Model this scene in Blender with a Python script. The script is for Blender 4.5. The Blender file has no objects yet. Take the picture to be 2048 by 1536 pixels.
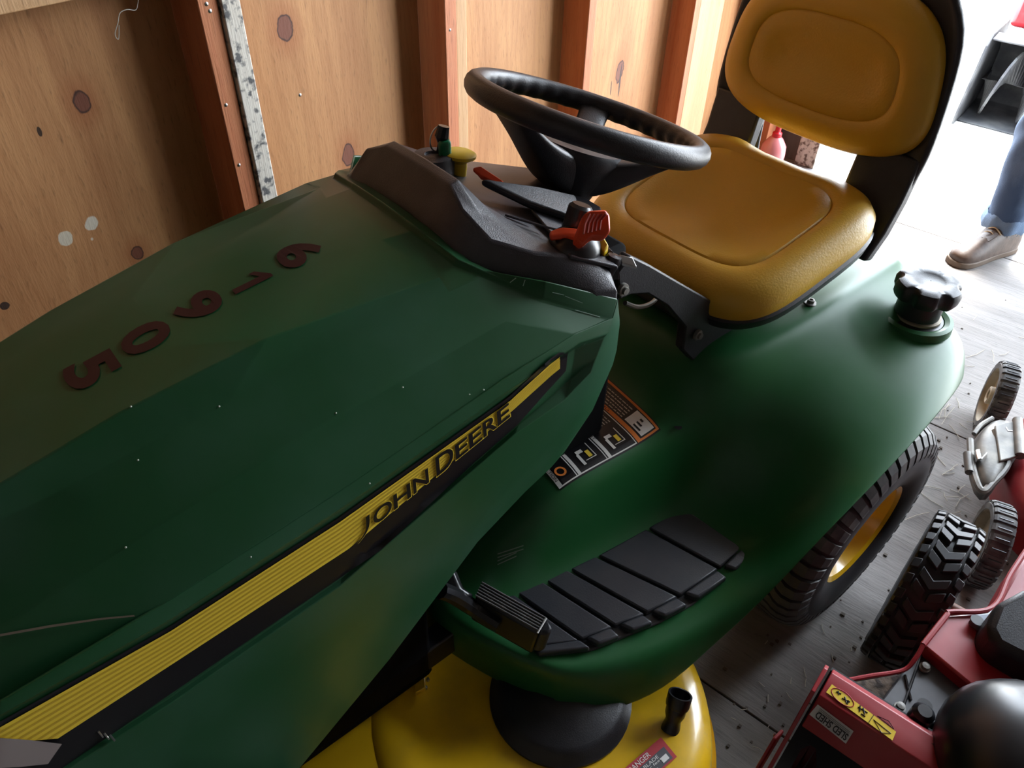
import bpy, math, random
from mathutils import Vector, Matrix
from mathutils.bvhtree import BVHTree
random.seed(7)
S = bpy.context.scene
COL = S.collection
PI = math.pi

# ---------------------------------------------------------------- camera
F_PX, CX, CY = 1540.0, 1024.0, 768.0
def unit(v): return Vector(v).normalized()
_D = unit((-54, 1772, F_PX))                       # straight down, in camera axes (x right, y down, z forward)
_Z = -_D
_h = Vector((0, 0, 1)); _h = (_h - _Z * _h.dot(_Z)).normalized()
_r = _h.cross(_Z)
def frame(a):
    X = (_h * math.cos(a) + _r * math.sin(a))
    return (X, _Z.cross(X), _Z)
A_ROOM, A_TRAC = math.radians(38.557), math.radians(49.034)
FR, FT = frame(A_ROOM), frame(A_TRAC)              # room axes, tractor axes
CAM = Vector((0, 0, 1.5))
def ray(px, py, fr=FT):
    d = Vector((px - CX, py - CY, F_PX))
    return Vector((fr[0].dot(d), fr[1].dot(d), fr[2].dot(d))).normalized()
def hit(px, py, ax, val, fr=FT):
    d = ray(px, py, fr); t = (val - CAM[ax]) / d[ax]
    return CAM + d * t
def ux(px, py, v, fr=FT): return hit(px, py, 0, v, fr)
def uy(px, py, v, fr=FT): return hit(px, py, 1, v, fr)
def uz(px, py, v, fr=FT): return hit(px, py, 2, v, fr)

cd = bpy.data.cameras.new('camera'); cam = bpy.data.objects.new('camera', cd); COL.objects.link(cam)
M = Matrix(((FR[0][0], -FR[0][1], -FR[0][2]), (FR[1][0], -FR[1][1], -FR[1][2]), (FR[2][0], -FR[2][1], -FR[2][2])))
cam.matrix_world = Matrix.Translation(CAM) @ M.to_4x4()
cd.sensor_width = 36; cd.lens = F_PX / 2048 * 36; cd.clip_start = 0.02
S.camera = cam

# ---------------------------------------------------------------- light
S.view_settings.view_transform = 'Standard'; S.view_settings.look = 'None'
S.view_settings.gamma = 1; S.view_settings.use_curve_mapping = False
S.view_settings.exposure = 0.86
W = bpy.data.worlds.new('sky'); S.world = W; W.use_nodes = True
wn = W.node_tree.nodes; wl_ = W.node_tree.links
bg = wn['Background']; bg.inputs[1].default_value = 12
tc = wn.new('ShaderNodeTexCoord'); sx = wn.new('ShaderNodeSeparateXYZ'); cr = wn.new('ShaderNodeValToRGB')
wl_.new(tc.outputs['Generated'], sx.inputs[0]); wl_.new(sx.outputs[2], cr.inputs[0]); wl_.new(cr.outputs[0], bg.inputs[0])
cr.color_ramp.elements[0].color = (0.90, 0.95, 1.0, 1); cr.color_ramp.elements[1].color = (0.70, 0.83, 1.0, 1)
DOOR_X, DOOR_Y0, DOOR_Y1, DOOR_Z = 3.42, -1.6, 0.98, 2.62
sd = bpy.data.lights.new('sun', 'SUN'); sd.energy = 14; sd.angle = math.radians(14); sd.color = (1, 0.95, 0.88)
so = bpy.data.objects.new('sun', sd); COL.objects.link(so)
so.rotation_euler = Vector((0.30, 0.12, 0.94)).to_track_quat('Z', 'Y').to_euler()
pd = bpy.data.lights.new('door_portal', 'AREA'); pd.shape = 'RECTANGLE'; pd.size = DOOR_Z; pd.size_y = DOOR_Y1 - DOOR_Y0
pd.cycles.is_portal = True
po = bpy.data.objects.new('door_portal', pd); COL.objects.link(po)
po.location = (DOOR_X, (DOOR_Y0 + DOOR_Y1) / 2, DOOR_Z / 2); po.rotation_euler = (0, PI / 2, 0)

# ---------------------------------------------------------------- materials
def lin(c):
    c /= 255.0
    return c / 12.92 if c <= 0.04045 else ((c + 0.055) / 1.055) ** 2.4
def rgb(r, g, b): return (lin(r), lin(g), lin(b), 1)
MATS = {}
def mat(name, col, rough=0.5, metal=0.0, coat=0.0, noise=None, bump=None, spec=0.5, coatr=0.1):
    """noise=(scale, colour2, lo, hi, stretch xyz)  bump=(scale, strength)"""
    if name in MATS: return MATS[name]
    m = bpy.data.materials.new(name); m.use_nodes = True; MATS[name] = m
    n, l = m.node_tree.nodes, m.node_tree.links
    p = n['Principled BSDF']
    p.inputs['Base Color'].default_value = col; p.inputs['Roughness'].default_value = rough
    p.inputs['Metallic'].default_value = metal; p.inputs['Coat Weight'].default_value = coat
    p.inputs['Coat Roughness'].default_value = coatr; p.inputs['Specular IOR Level'].default_value = spec
    tc = n.new('ShaderNodeTexCoord')
    if noise:
        sc, c2, lo, hi = noise[:4]; st = noise[4] if len(noise) > 4 else (1, 1, 1)
        mp = n.new('ShaderNodeMapping'); mp.inputs['Scale'].default_value = st
        nz = n.new('ShaderNodeTexNoise'); nz.inputs['Scale'].default_value = sc; nz.inputs['Detail'].default_value = 6
        rp = n.new('ShaderNodeValToRGB'); rp.color_ramp.elements[0].position = lo; rp.color_ramp.elements[1].position = hi
        rp.color_ramp.elements[0].color = col; rp.color_ramp.elements[1].color = c2
        l.new(tc.outputs['Object'], mp.inputs[0]); l.new(mp.outputs[0], nz.inputs[0]); l.new(nz.outputs[0], rp.inputs[0])
        l.new(rp.outputs[0], p.inputs['Base Color'])
    if bump:
        nb = n.new('ShaderNodeTexNoise'); nb.inputs['Scale'].default_value = bump[0]; nb.inputs['Detail'].default_value = 4
        bp = n.new('ShaderNodeBump'); bp.inputs['Strength'].default_value = bump[1]; bp.inputs['Distance'].default_value = 0.002
        l.new(tc.outputs['Object'], nb.inputs[0]); l.new(nb.outputs[0], bp.inputs['Height']); l.new(bp.outputs[0], p.inputs['Normal'])
    return m

GREEN = mat('green_paint', (0.012, 0.068, 0.024, 1), 0.36, coat=0.05, noise=(5, (0.030, 0.092, 0.052, 1), 0.45, 0.75), coatr=0.2, bump=(14, 0.06), spec=.32)
GREENP = mat('green_plastic', (0.012, 0.098, 0.026, 1), 0.40, coat=0.04, noise=(7, (0.032, 0.115, 0.050, 1), 0.45, 0.8), coatr=0.28, spec=.32)
SEATY = mat('seat_vinyl', (0.55, 0.32, 0.02, 1), 0.42, noise=(4, (0.54, 0.33, 0.03, 1), 0.4, 0.7), bump=(260, 0.25))
YEL = mat('yellow_paint', (0.78, 0.47, 0.012, 1), 0.28, coat=0.5, noise=(9, (0.50, 0.31, 0.03, 1), 0.5, 0.8))
YSTR = mat('yellow_decal', (0.80, 0.58, 0.05, 1), 0.4)
MATC = mat('mat_rubber', (0.036, 0.038, 0.046, 1), 0.36, noise=(18, (0.05, 0.05, 0.055, 1), 0.4, 0.8), bump=(300, 0.15))
BLK = mat('black_plastic', (0.014, 0.014, 0.017, 1), 0.42, noise=(30, (0.022, 0.022, 0.026, 1), 0.4, 0.8), bump=(500, 0.2))
BLKG = mat('black_gloss', (0.008, 0.008, 0.010, 1), 0.3)
DASH = mat('dash_plastic', (0.034, 0.034, 0.042, 1), 0.36, noise=(25, (0.06, 0.06, 0.07, 1), 0.4, 0.9), bump=(700, 0.3))
RUB = mat('rubber', (0.016, 0.016, 0.018, 1), 0.6, noise=(20, (0.05, 0.048, 0.045, 1), 0.45, 0.85))
TREAD = mat('tread_rubber', (0.030, 0.030, 0.032, 1), 0.6, noise=(30, (0.09, 0.088, 0.08, 1), 0.4, 0.8))
RUBG = mat('rubber_dusty', (0.05, 0.05, 0.052, 1), 0.7, noise=(25, (0.20, 0.195, 0.18, 1), 0.4, 0.8))
ORG = mat('orange_plastic', (0.62, 0.06, 0.015, 1), 0.35)
YKN = mat('yellow_knob', (0.62, 0.42, 0.01, 1), 0.35)
STEEL = mat('steel', (0.5, 0.5, 0.5, 1), 0.3, metal=1)
GREYM = mat('grey_metal', (0.13, 0.125, 0.115, 1), 0.5, metal=0.3, noise=(22, (0.27, 0.25, 0.21, 1), 0.4, 0.8), bump=(40, .4))
RED = mat('red_paint', (0.30, 0.010, 0.016, 1), 0.38, coat=0.2, noise=(14, (0.34, 0.05, 0.05, 1), 0.5, 0.85))
REDD = mat('red_faded', (0.28, 0.010, 0.017, 1), 0.42, noise=(8, (0.32, 0.055, 0.055, 1), 0.5, 0.8))
WHT = mat('white_print', (0.72, 0.71, 0.68, 1), 0.5)
INK = mat('black_print', (0.006, 0.006, 0.008, 1), 0.35)
DIG = mat('dark_red_numerals', (0.032, 0.007, 0.009, 1), 0.4, spec=.25)
ORGP = mat('orange_print', (0.70, 0.20, 0.03, 1), 0.5)
REDP = mat('red_print', (0.42, 0.03, 0.04, 1), 0.5)
SILV = mat('silver_sticker', (0.55, 0.57, 0.58, 1), 0.4)
CREAM = mat('cream_plastic', (0.42, 0.36, 0.26, 1), 0.6, noise=(28, (0.24, 0.19, 0.13, 1), 0.45, 0.75))
DENIM = mat('denim', (0.04, 0.075, 0.15, 1), 0.9, noise=(9, (0.13, 0.20, 0.33, 1), 0.4, 0.7, (1, 1, 0.5)), bump=(600, 0.5))
LEATH = mat('brown_leather', (0.045, 0.025, 0.017, 1), 0.5, noise=(30, (0.11, 0.07, 0.05, 1), 0.4, 0.8), bump=(90, 0.3))
SOLE = mat('shoe_sole', (0.12, 0.085, 0.06, 1), 0.7)
SKIN = mat('skin', (0.50, 0.29, 0.20, 1), 0.5)
CLOTH = mat('grey_cloth', (0.16, 0.18, 0.22, 1), 0.9)
HAIR = mat('brown_hair', (0.05, 0.03, 0.02, 1), 0.7)
GLASSY = mat('clear_lens', (0.34, 0.29, 0.28, 1), 0.25, metal=0.2, coat=1.0)
STRAW = mat('straw', (0.42, 0.38, 0.30, 1), 0.8)
WEB = mat('cobweb', (0.5, 0.48, 0.42, 1), 0.9)

def wood(name, c1, c2, c3, rot=0, grain=(3, 3, 0.35), knots=(), plane='xz', spots=(), rough=0.62, dark=(0.05, 0.02, 0.012, 1), gscale=10, bumps=0.35, mold=None, wvk=0.28):
    """grain along z by default; knots / spots = (a, b, radius, elong) on the wall plane."""
    m = bpy.data.materials.new(name); m.use_nodes = True; MATS[name] = m
    n, l = m.node_tree.nodes, m.node_tree.links
    p = n['Principled BSDF']; p.inputs['Roughness'].default_value = rough; p.inputs['Specular IOR Level'].default_value = 0.35
    tc = n.new('ShaderNodeTexCoord'); mp = n.new('ShaderNodeMapping'); mp.inputs['Scale'].default_value = grain
    mp.inputs['Rotation'].default_value = (0, 0, rot)
    l.new(tc.outputs['Object'], mp.inputs[0])
    big = n.new('ShaderNodeTexNoise'); big.inputs['Scale'].default_value = 1.4; big.inputs['Detail'].default_value = 4; big.inputs['Distortion'].default_value = 0.8
    fine = n.new('ShaderNodeTexNoise'); fine.inputs['Scale'].default_value = gscale * 4; fine.inputs['Detail'].default_value = 8
    wv = n.new('ShaderNodeTexWave'); wv.inputs['Scale'].default_value = gscale * 0.22; wv.inputs['Distortion'].default_value = 14; wv.inputs['Detail'].default_value = 3
    wv.inputs['Detail Scale'].default_value = 1.2
    for q in (big, fine, wv): l.new(mp.outputs[0], q.inputs[0])
    r1 = n.new('ShaderNodeValToRGB'); r1.color_ramp.elements[0].color = c1; r1.color_ramp.elements[1].color = c2
    r1.color_ramp.elements[0].position = 0.35; r1.color_ramp.elements[1].position = 0.65
    l.new(big.outputs[0], r1.inputs[0])
    def mix(a, b, f, fac=None):
        x = n.new('ShaderNodeMix'); x.data_type = 'RGBA'
        if isinstance(a, tuple): x.inputs[6].default_value = a
        else: l.new(a, x.inputs[6])
        if isinstance(b, tuple): x.inputs[7].default_value = b
        else: l.new(b, x.inputs[7])
        if fac is None: l.new(f, x.inputs[0])
        else: x.inputs[0].default_value = fac
        return x.outputs[2]
    def ramp(src, lo, hi, a=0.0, b=1.0):
        q = n.new('ShaderNodeMapRange'); q.inputs[1].default_value = lo; q.inputs[2].default_value = hi
        q.inputs[3].default_value = a; q.inputs[4].default_value = b; l.new(src, q.inputs[0]); return q.outputs[0]
    c = mix(r1.outputs[0], c3, ramp(wv.outputs[0], 0.5, 1.0, 0, wvk))
    c = mix(c, dark, ramp(fine.outputs[0], 0.58, 0.78, 0, 0.5))
    sep = n.new('ShaderNodeSeparateXYZ'); l.new(tc.outputs['Object'], sep.inputs[0])
    ia, ib = {'xz': (0, 2), 'xy': (0, 1)}[plane]
    wob = n.new('ShaderNodeTexNoise'); wob.inputs['Scale'].default_value = 28; wob.inputs['Detail'].default_value = 3; l.new(tc.outputs['Object'], wob.inputs[0])
    def dist(a, b, r, el):
        def sub(o, v, s):
            q = n.new('ShaderNodeMath'); q.operation = 'MULTIPLY_ADD'; l.new(o, q.inputs[0]); q.inputs[1].default_value = s; q.inputs[2].default_value = -v * s; return q.outputs[0]
        x_, z_ = sub(sep.outputs[ia], a, 1 / r), sub(sep.outputs[ib], b, 1 / (r * el))
        cb = n.new('ShaderNodeCombineXYZ'); l.new(x_, cb.inputs[0]); l.new(z_, cb.inputs[1])
        ln = n.new('ShaderNodeVectorMath'); ln.operation = 'LENGTH'; l.new(cb.outputs[0], ln.inputs[0])
        ad = n.new('ShaderNodeMath'); ad.operation = 'ADD'; l.new(ln.outputs['Value'], ad.inputs[0]); l.new(ramp(wob.outputs[0], 0.3, 0.7, -0.25, 0.25), ad.inputs[1])
        return ad.outputs[0]
    for a, b, r, el in knots:
        d = dist(a, b, r, el)
        c = mix(c, (c3[0] * 1.15, c3[1], c3[2], 1), ramp(d, 1.0, 3.2, 0.55, 0))
        c = mix(c, (0.16, 0.055, 0.035, 1), ramp(d, 0.85, 1.0, 0.9, 0))
        rg = n.new('ShaderNodeMath'); rg.operation = 'ABSOLUTE'
        sb = n.new('ShaderNodeMath'); sb.operation = 'SUBTRACT'; l.new(d, sb.inputs[0]); sb.inputs[1].default_value = 0.98; l.new(sb.outputs[0], rg.inputs[0])
        c = mix(c, (0.015, 0.008, 0.012, 1), ramp(rg.outputs[0], 0.03, 0.16, 0.85, 0))
    for a, b, r, el, sc in spots:
        c = mix(c, sc, ramp(dist(a, b, r, el), 0.9, 1.05, 0.92, 0))
    if mold:
        mn = n.new('ShaderNodeTexNoise'); mn.inputs['Scale'].default_value = 55; mn.inputs['Detail'].default_value = 8; l.new(tc.outputs['Object'], mn.inputs[0])
        c = mix(c, mold, ramp(mn.outputs[0], 0.50, 0.62, 0, 0.9))
    l.new(c, p.inputs['Base Color'])
    bp = n.new('ShaderNodeBump'); bp.inputs['Strength'].default_value = bumps; bp.inputs['Distance'].default_value = 0.002
    l.new(fine.outputs[0], bp.inputs['Height']); l.new(bp.outputs[0], p.inputs['Normal'])
    return m

def wp(px, py, y=1.41):
    p = uy(px, py, y, FR); return p.x, p.z
def kn(px, py, r, el=1.3): a, b = wp(px, py); return (a, b, r, el)
PLY = wood('plywood_wall', (0.37, 0.165, 0.064, 1), (0.50, 0.255, 0.105, 1), (0.28, 0.105, 0.037, 1), grain=(5, 5, 0.9), wvk=0.2,
           knots=[kn(570, 55, 0.017, 1.3), kn(165, 205, 0.014, 1.3), kn(275, 505, 0.012, 1.2), kn(1240, 142, 0.02, 1.8), kn(697, 310, 0.016, 1.4)],
           spots=[(*wp(131, 477), 0.0125, 1.15, (0.60, 0.55, 0.44, 1)), (*wp(182, 448), 0.0135, 1.15, (0.62, 0.58, 0.48, 1)), (*wp(184, 478), 0.003, 1.2, (0.55, 0.5, 0.42, 1)),
                  (*wp(79, 263), 0.004, 2.2, (0.01, 0.006, 0.005, 1)), (*wp(10, 612), 0.008, 1.0, (0.015, 0.01, 0.01, 1)),
                  (*wp(1240, 160), 0.006, 9.0, (0.05, 0.03, 0.025, 1)), (*wp(1222, 175), 0.003, 8.0, (0.05, 0.03, 0.025, 1))])
STUD = wood('stud_wood', (0.44, 0.145, 0.06, 1), (0.55, 0.22, 0.10, 1), (0.40, 0.11, 0.045, 1), grain=(14, 14, 0.8), gscale=7, rough=0.6)
STUD2 = wood('pale_stud_wood', (0.50, 0.29, 0.14, 1), (0.57, 0.35, 0.18, 1), (0.46, 0.25, 0.11, 1), grain=(14, 14, 0.8), gscale=7)
MOLD = wood('mouldy_white_board', (0.60, 0.55, 0.47, 1), (0.70, 0.66, 0.58, 1), (0.5, 0.45, 0.38, 1), grain=(12, 12, 1), gscale=7, mold=(0.045, 0.05, 0.06, 1))
OLDW = wood('weathered_wood', (0.50, 0.44, 0.37, 1), (0.60, 0.55, 0.48, 1), (0.30, 0.22, 0.16, 1), grain=(12, 12, 1), gscale=7, mold=(0.10, 0.06, 0.04, 1))
FLOORM = wood('floor_plywood', (0.165, 0.15, 0.14, 1), (0.25, 0.235, 0.22, 1), (0.10, 0.09, 0.085, 1), grain=(5, 0.7, 5), plane='xy', gscale=9, rough=0.75, dark=(0.03, 0.026, 0.025, 1), bumps=0.5, wvk=0.2)
UNSEENDARK = wood('dark_unseen_planks', (0.085, 0.07, 0.06, 1), (0.12, 0.10, 0.085, 1), (0.06, 0.05, 0.04, 1))  # walls and ceiling out of view, coloured dark to cut fill light
CONC = mat('pale_gravel', (0.62, 0.61, 0.58, 1), 0.9, noise=(6, (0.5, 0.5, 0.48, 1), 0.4, 0.7))

# ---------------------------------------------------------------- mesh helpers
ORIGIN = {}
BASE = Vector((1.205, 0.77, 0.0))                   # tractor origin (under the rear axle), tractor axes
class MB:
    def __init__(s): s.v = []; s.f = []; s.uv = {}
    def add(s, vs, fs):
        o = len(s.v); s.v += [Vector(p) for p in vs]; s.f += [tuple(i + o for i in q) for q in fs]; return o
    def grid(s, rows, closed_u=False, closed_v=False):
        n, m = len(rows), len(rows[0]); fs = []
        for i in range(n if closed_u else n - 1):
            for j in range(m if closed_v else m - 1):
                a, b = i, (i + 1) % n; c, d = j, (j + 1) % m
                fs.append((a * m + c, a * m + d, b * m + d, b * m + c))
        return s.add([p for r in rows for p in r], fs)
    def box(s, lo, hi, rot=None, c=None):
        x0, y0, z0 = lo; x1, y1, z1 = hi
        vs = [Vector(p) for p in ((x0, y0, z0), (x1, y0, z0), (x1, y1, z0), (x0, y1, z0), (x0, y0, z1), (x1, y0, z1), (x1, y1, z1), (x0, y1, z1))]
        if rot is not None:
            cc = Vector(c) if c is not None else (Vector(lo) + Vector(hi)) / 2
            vs = [cc + rot @ (p - cc) for p in vs]
        s.add(vs, [(0, 3, 2, 1), (4, 5, 6, 7), (0, 1, 5, 4), (1, 2, 6, 5), (2, 3, 7, 6), (3, 0, 4, 7)])
    def prism(s, poly, vec):
        """poly = list of 3D points, extruded by vec"""
        n = len(poly); vec = Vector(vec)
        s.add([Vector(p) for p in poly] + [Vector(p) + vec for p in poly],
              [tuple(reversed(range(n))), tuple(range(n, 2 * n))] + [(i, (i + 1) % n, n + (i + 1) % n, n + i) for i in range(n)])
    def lathe(s, prof, c, axis=(0, 0, 1), n=32, cap=True, ang=None, ref=None):
        """prof = [(r, h)] along axis from c"""
        ax = Vector(axis).normalized(); u = (Vector(ref) if ref else ax.orthogonal()); u = (u - ax * u.dot(ax)).normalized(); w = ax.cross(u); c = Vector(c)
        rows = []
        for r, h in prof:
            rows.append([c + ax * h + (u * math.cos(2 * PI * k / n) + w * math.sin(2 * PI * k / n)) * max(r, 1e-5) for k in range(n)])
        o = s.grid(rows, closed_v=True); 
        if cap:
            if prof[0][0] > 1e-4: s.f.append(tuple(reversed([o + k for k in range(n)])))
            if prof[-1][0] > 1e-4: s.f.append(tuple(o + (len(prof) - 1) * n + k for k in range(n)))
    def tube(s, pts, r, n=10, cap=True, closed=False):
        pts = [Vector(p) for p in pts]; N = len(pts); rs = r if isinstance(r, (list, tuple)) else [r] * N
        rows = []; up = None
        for i in range(N):
            if closed: t = (pts[(i + 1) % N] - pts[i - 1]).normalized()
            else: t = (pts[min(i + 1, N - 1)] - pts[max(i - 1, 0)]).normalized()
            if up is None: up = t.orthogonal().normalized()
            up = (up - t * up.dot(t)).normalized(); w = t.cross(up)
            rows.append([pts[i] + (up * math.cos(2 * PI * k / n) + w * math.sin(2 * PI * k / n)) * rs[i] for k in range(n)])
        o = s.grid(rows, closed_u=closed, closed_v=True)
        if cap and not closed:
            s.f.append(tuple(reversed([o + k for k in range(n)]))); s.f.append(tuple(o + (N - 1) * n + k for k in range(n)))
    def build(s, name, m, parent=None, smooth=False, bevel=0, seg=2, sub=0, solid=0, org=None, recalc=True, weld=0, ang=35, bang=30):
        me = bpy.data.meshes.new(name)
        o = org if org is not None else (ORIGIN.get(parent.name, Vector()) if parent else Vector())
        me.from_pydata([p - o for p in s.v], [], s.f); me.update()
        import bmesh
        bm = bmesh.new(); bm.from_mesh(me)
        if weld: bmesh.ops.remove_doubles(bm, verts=bm.verts, dist=weld)
        if recalc: bmesh.ops.recalc_face_normals(bm, faces=bm.faces)
        bm.to_mesh(me); bm.free()
        ob = bpy.data.objects.new(name, me); COL.objects.link(ob); me.materials.append(m)
        if parent: ob.parent = parent
        ORIGIN[ob.name] = o
        if solid:
            q = ob.modifiers.new('solid', 'SOLIDIFY'); q.thickness = solid; q.offset = -1
        if bevel:
            q = ob.modifiers.new('bevel', 'BEVEL'); q.width = bevel; q.segments = seg; q.limit_method = 'ANGLE'; q.angle_limit = math.radians(bang); q.harden_normals = False
        if sub:
            q = ob.modifiers.new('sub', 'SUBSURF'); q.levels = sub; q.render_levels = sub
        if smooth or bevel or sub:
            me.polygons.foreach_set('use_smooth', [True] * len(me.polygons))
            if not sub: me.set_sharp_from_angle(angle=math.radians(ang))
        return ob
def tag(o, label, cat, group=None, kind=None):
    o['label'] = label; o['category'] = cat
    if group: o['group'] = group
    if kind: o['kind'] = kind
    return o
def root(name, loc, rz=0.0, org=None):
    o = bpy.data.objects.new(name, None); COL.objects.link(o); o.empty_display_size = 0.1
    o.location = loc; o.rotation_euler = (0, 0, rz); ORIGIN[o.name] = Vector(org) if org is not None else Vector(loc)
    return o
def smoothpath(pts, k=6):
    pts = [Vector(p) for p in pts]; out = []
    for i in range(len(pts) - 1):
        p0, p1, p2, p3 = pts[max(i - 1, 0)], pts[i], pts[i + 1], pts[min(i + 2, len(pts) - 1)]
        for j in range(k):
            t = j / k
            out.append(0.5 * ((2 * p1) + (p2 - p0) * t + (2 * p0 - 5 * p1 + 4 * p2 - p3) * t * t + (3 * p1 - p0 - 3 * p2 + p3) * t ** 3))
    out.append(pts[-1]); return out
def bvh_of(*obs):
    dg = bpy.context.evaluated_depsgraph_get(); vs = []; fs = []
    for ob in obs:
        e = ob.evaluated_get(dg); me = e.to_mesh(); o = len(vs); off = ORIGIN[ob.name]
        vs += [v.co + off for v in me.vertices]; fs += [tuple(i + o for i in p.vertices) for p in me.polygons]
        e.to_mesh_clear()
    return BVHTree.FromPolygons(vs, fs)
def cast(bv, px, py, off=0.0012, fr=FT):
    d = ray(px, py, fr); loc, nr, i, dist = bv.ray_cast(CAM, d)
    if loc is None: return None
    return loc - d * (off / max(0.35, abs(nr.dot(d))))
def decal_quadgrid(bv, corners, nu, nv, name, m, parent, off=0.0012, fr=FT):
    """corners = 4 pixel corners (bl, br, tr, tl)."""
    rows = []
    for j in range(nv + 1):
        r = []
        for i in range(nu + 1):
            u, v = i / nu, j / nv
            a = [corners[0][k] * (1 - u) * (1 - v) + corners[1][k] * u * (1 - v) + corners[2][k] * u * v + corners[3][k] * (1 - u) * v for k in (0, 1)]
            r.append(cast(bv, a[0], a[1], off, fr))
        rows.append(r)
    b = MB(); b.grid(rows); return b.build(name, m, parent, smooth=True)
def glyph_mesh(txt, offset=0.0):
    cu = bpy.data.curves.new('t', 'FONT'); cu.body = txt; cu.offset = offset; cu.resolution_u = 4
    ob = bpy.data.objects.new('t', cu); COL.objects.link(ob)
    me = ob.to_mesh(); vs = [v.co.copy() for v in me.vertices]; fs = [tuple(p.vertices) for p in me.polygons]
    ob.to_mesh_clear(); bpy.data.objects.remove(ob); bpy.data.curves.remove(cu)
    return vs, fs
def glyph_norm(txt, offset=0.0):
    v0, _ = glyph_mesh(txt); x0 = min(p.x for p in v0); x1 = max(p.x for p in v0); y0 = min(p.y for p in v0); y1 = max(p.y for p in v0)
    vs, fs = glyph_mesh(txt, offset) if offset else (v0, _)
    return [((p.x - x0) / (x1 - x0), (p.y - y0) / (y1 - y0)) for p in vs], fs
def text_plane(b, txt, o, du, dv, offset=0):
    """text fitted into the parallelogram o, o+du, o+dv (3D)."""
    vs, fs = glyph_norm(txt, offset); o, du, dv = Vector(o), Vector(du), Vector(dv)
    b.add([o + du * p[0] + dv * p[1] for p in vs], fs)

# ================================================================ SETTING
def struct(b, name, m, parent=None, **k):
    o = b.build(name, m, parent, org=Vector(), **k)
    if parent is None: o['kind'] = 'structure'
    return o
X0, Y1, ZC = -1.7, 1.41, 2.75
b = MB(); b.box((X0 - 0.1, -2.1, -0.06), (3.75, 1.5, -0.018)); floor = struct(b, 'floor', FLOORM)
xs = [X0, -1.35, -0.23, 0.89, 2.008, 3.130, 3.75]
for i in range(len(xs) - 1):
    for (ya, yb) in ((-2.05, -0.62), (-0.617, 1.43)):
        b = MB(); b.box((xs[i] + 0.002, ya, -0.018), (xs[i + 1] - 0.002, yb, 0.0)); struct(b, 'plywood_sheet', FLOORM, floor, bevel=0.0015, seg=1)
b = MB(); b.box((X0, Y1 + 0.012, 0), (3.40, Y1 + 0.03, ZC)); wall = struct(b, 'wall_left', PLY)
xs = [X0, -0.44, 0.78, 1.99, 3.2, 3.40]
for i in range(len(xs) - 1):
    b = MB(); b.box((xs[i] + 0.001, Y1, 0.0), (xs[i + 1] - 0.001, Y1 + 0.012, ZC)); struct(b, 'plywood_sheet', PLY, wall)
def stud(x0, x1, m=STUD, y0=1.32, name='stud'):
    b = MB(); b.box((x0, y0, 0.045), (x1, Y1, ZC)); return struct(b, name, m, wall, bevel=0.003, seg=2)
for x in (-0.455, 0.160): pass
stud(-0.46, -0.42)
stud(0.757, 0.797); stud(0.799, 0.838, MOLD, 1.313, 'mouldy_board')
stud(1.366, 1.406); stud(1.408, 1.447, STUD2, 1.325)
stud(1.955, 1.995); 
stud(2.60, 2.64); stud(2.642, 2.83, STUD2, 1.322, 'board')
stud(3.17, 3.21); stud(3.25, 3.38, STUD, 1.2, 'corner_post')
b = MB(); b.box((X0, 1.32, 0.0), (3.38, Y1, 0.044)); struct(b, 'bottom_plate', STUD, wall, bevel=0.002)
b = MB(); b.box((-0.42, 1.315, 1.157), (0.757, Y1, 1.25)); struct(b, 'fire_block', STUD2, wall, bevel=0.003)
b = MB(); b.box((X0 - 0.02, -2.05, 0), (X0, 1.43, ZC)); struct(b, 'wall_back', UNSEENDARK)
b = MB(); b.box((X0, -2.07, 0), (3.7, -2.05, ZC)); struct(b, 'wall_right', UNSEENDARK)
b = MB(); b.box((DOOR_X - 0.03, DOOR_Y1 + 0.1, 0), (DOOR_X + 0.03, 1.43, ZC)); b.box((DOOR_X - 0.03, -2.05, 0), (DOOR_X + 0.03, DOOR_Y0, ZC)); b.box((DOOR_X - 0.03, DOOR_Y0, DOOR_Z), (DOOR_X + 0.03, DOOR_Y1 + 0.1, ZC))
struct(b, 'wall_front', UNSEENDARK)
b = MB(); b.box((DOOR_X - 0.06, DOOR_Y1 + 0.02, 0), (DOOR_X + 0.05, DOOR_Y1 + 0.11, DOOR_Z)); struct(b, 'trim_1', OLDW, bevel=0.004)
b = MB(); b.box((X0 - 0.05, -2.1, ZC), (3.75, 1.5, ZC + 0.05)); struct(b, 'ceiling', UNSEENDARK)
b = MB(); b.box((3.75, -9, -0.2), (16, 9, -0.09)); g = struct(b, 'ground', CONC)
# nails on the studs and sheets
for (px, py, y) in ((420, 22, 1.32), (413, 8, 1.32), (452, 210, 1.32), (478, 330, 1.32), (600, 190, Y1), (900, 60, 1.32)):
    p = uy(px, py, y, FR); b = MB(); b.lathe([(0.0035, 0), (0.0035, 0.001), (0.0, 0.0022)], (p.x, y + 0.0005, p.z), (0, -1, 0), n=10); struct(b, 'nail', STEEL, wall, smooth=True)

# ================================================================ TRACTOR
T_LOC = (0, 0, 0)
ca, sa = math.cos(A_TRAC - A_ROOM), math.sin(A_TRAC - A_ROOM)
def t2r(p): return Vector((ca * p[0] + sa * p[1], -sa * p[0] + ca * p[1], p[2]))
def r2t(p): return Vector((ca * p[0] - sa * p[1], sa * p[0] + ca * p[1], p[2]))
tr = root('riding_mower', t2r(BASE), -(A_TRAC - A_ROOM), BASE)
tag(tr, 'green riding mower with yellow seat, black steering wheel and yellow side stripe', 'riding mower')
YC = 0.77
def mir(p): return Vector((p[0], 2 * YC - p[1], p[2]))
def V(*a): return Vector(a)

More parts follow.
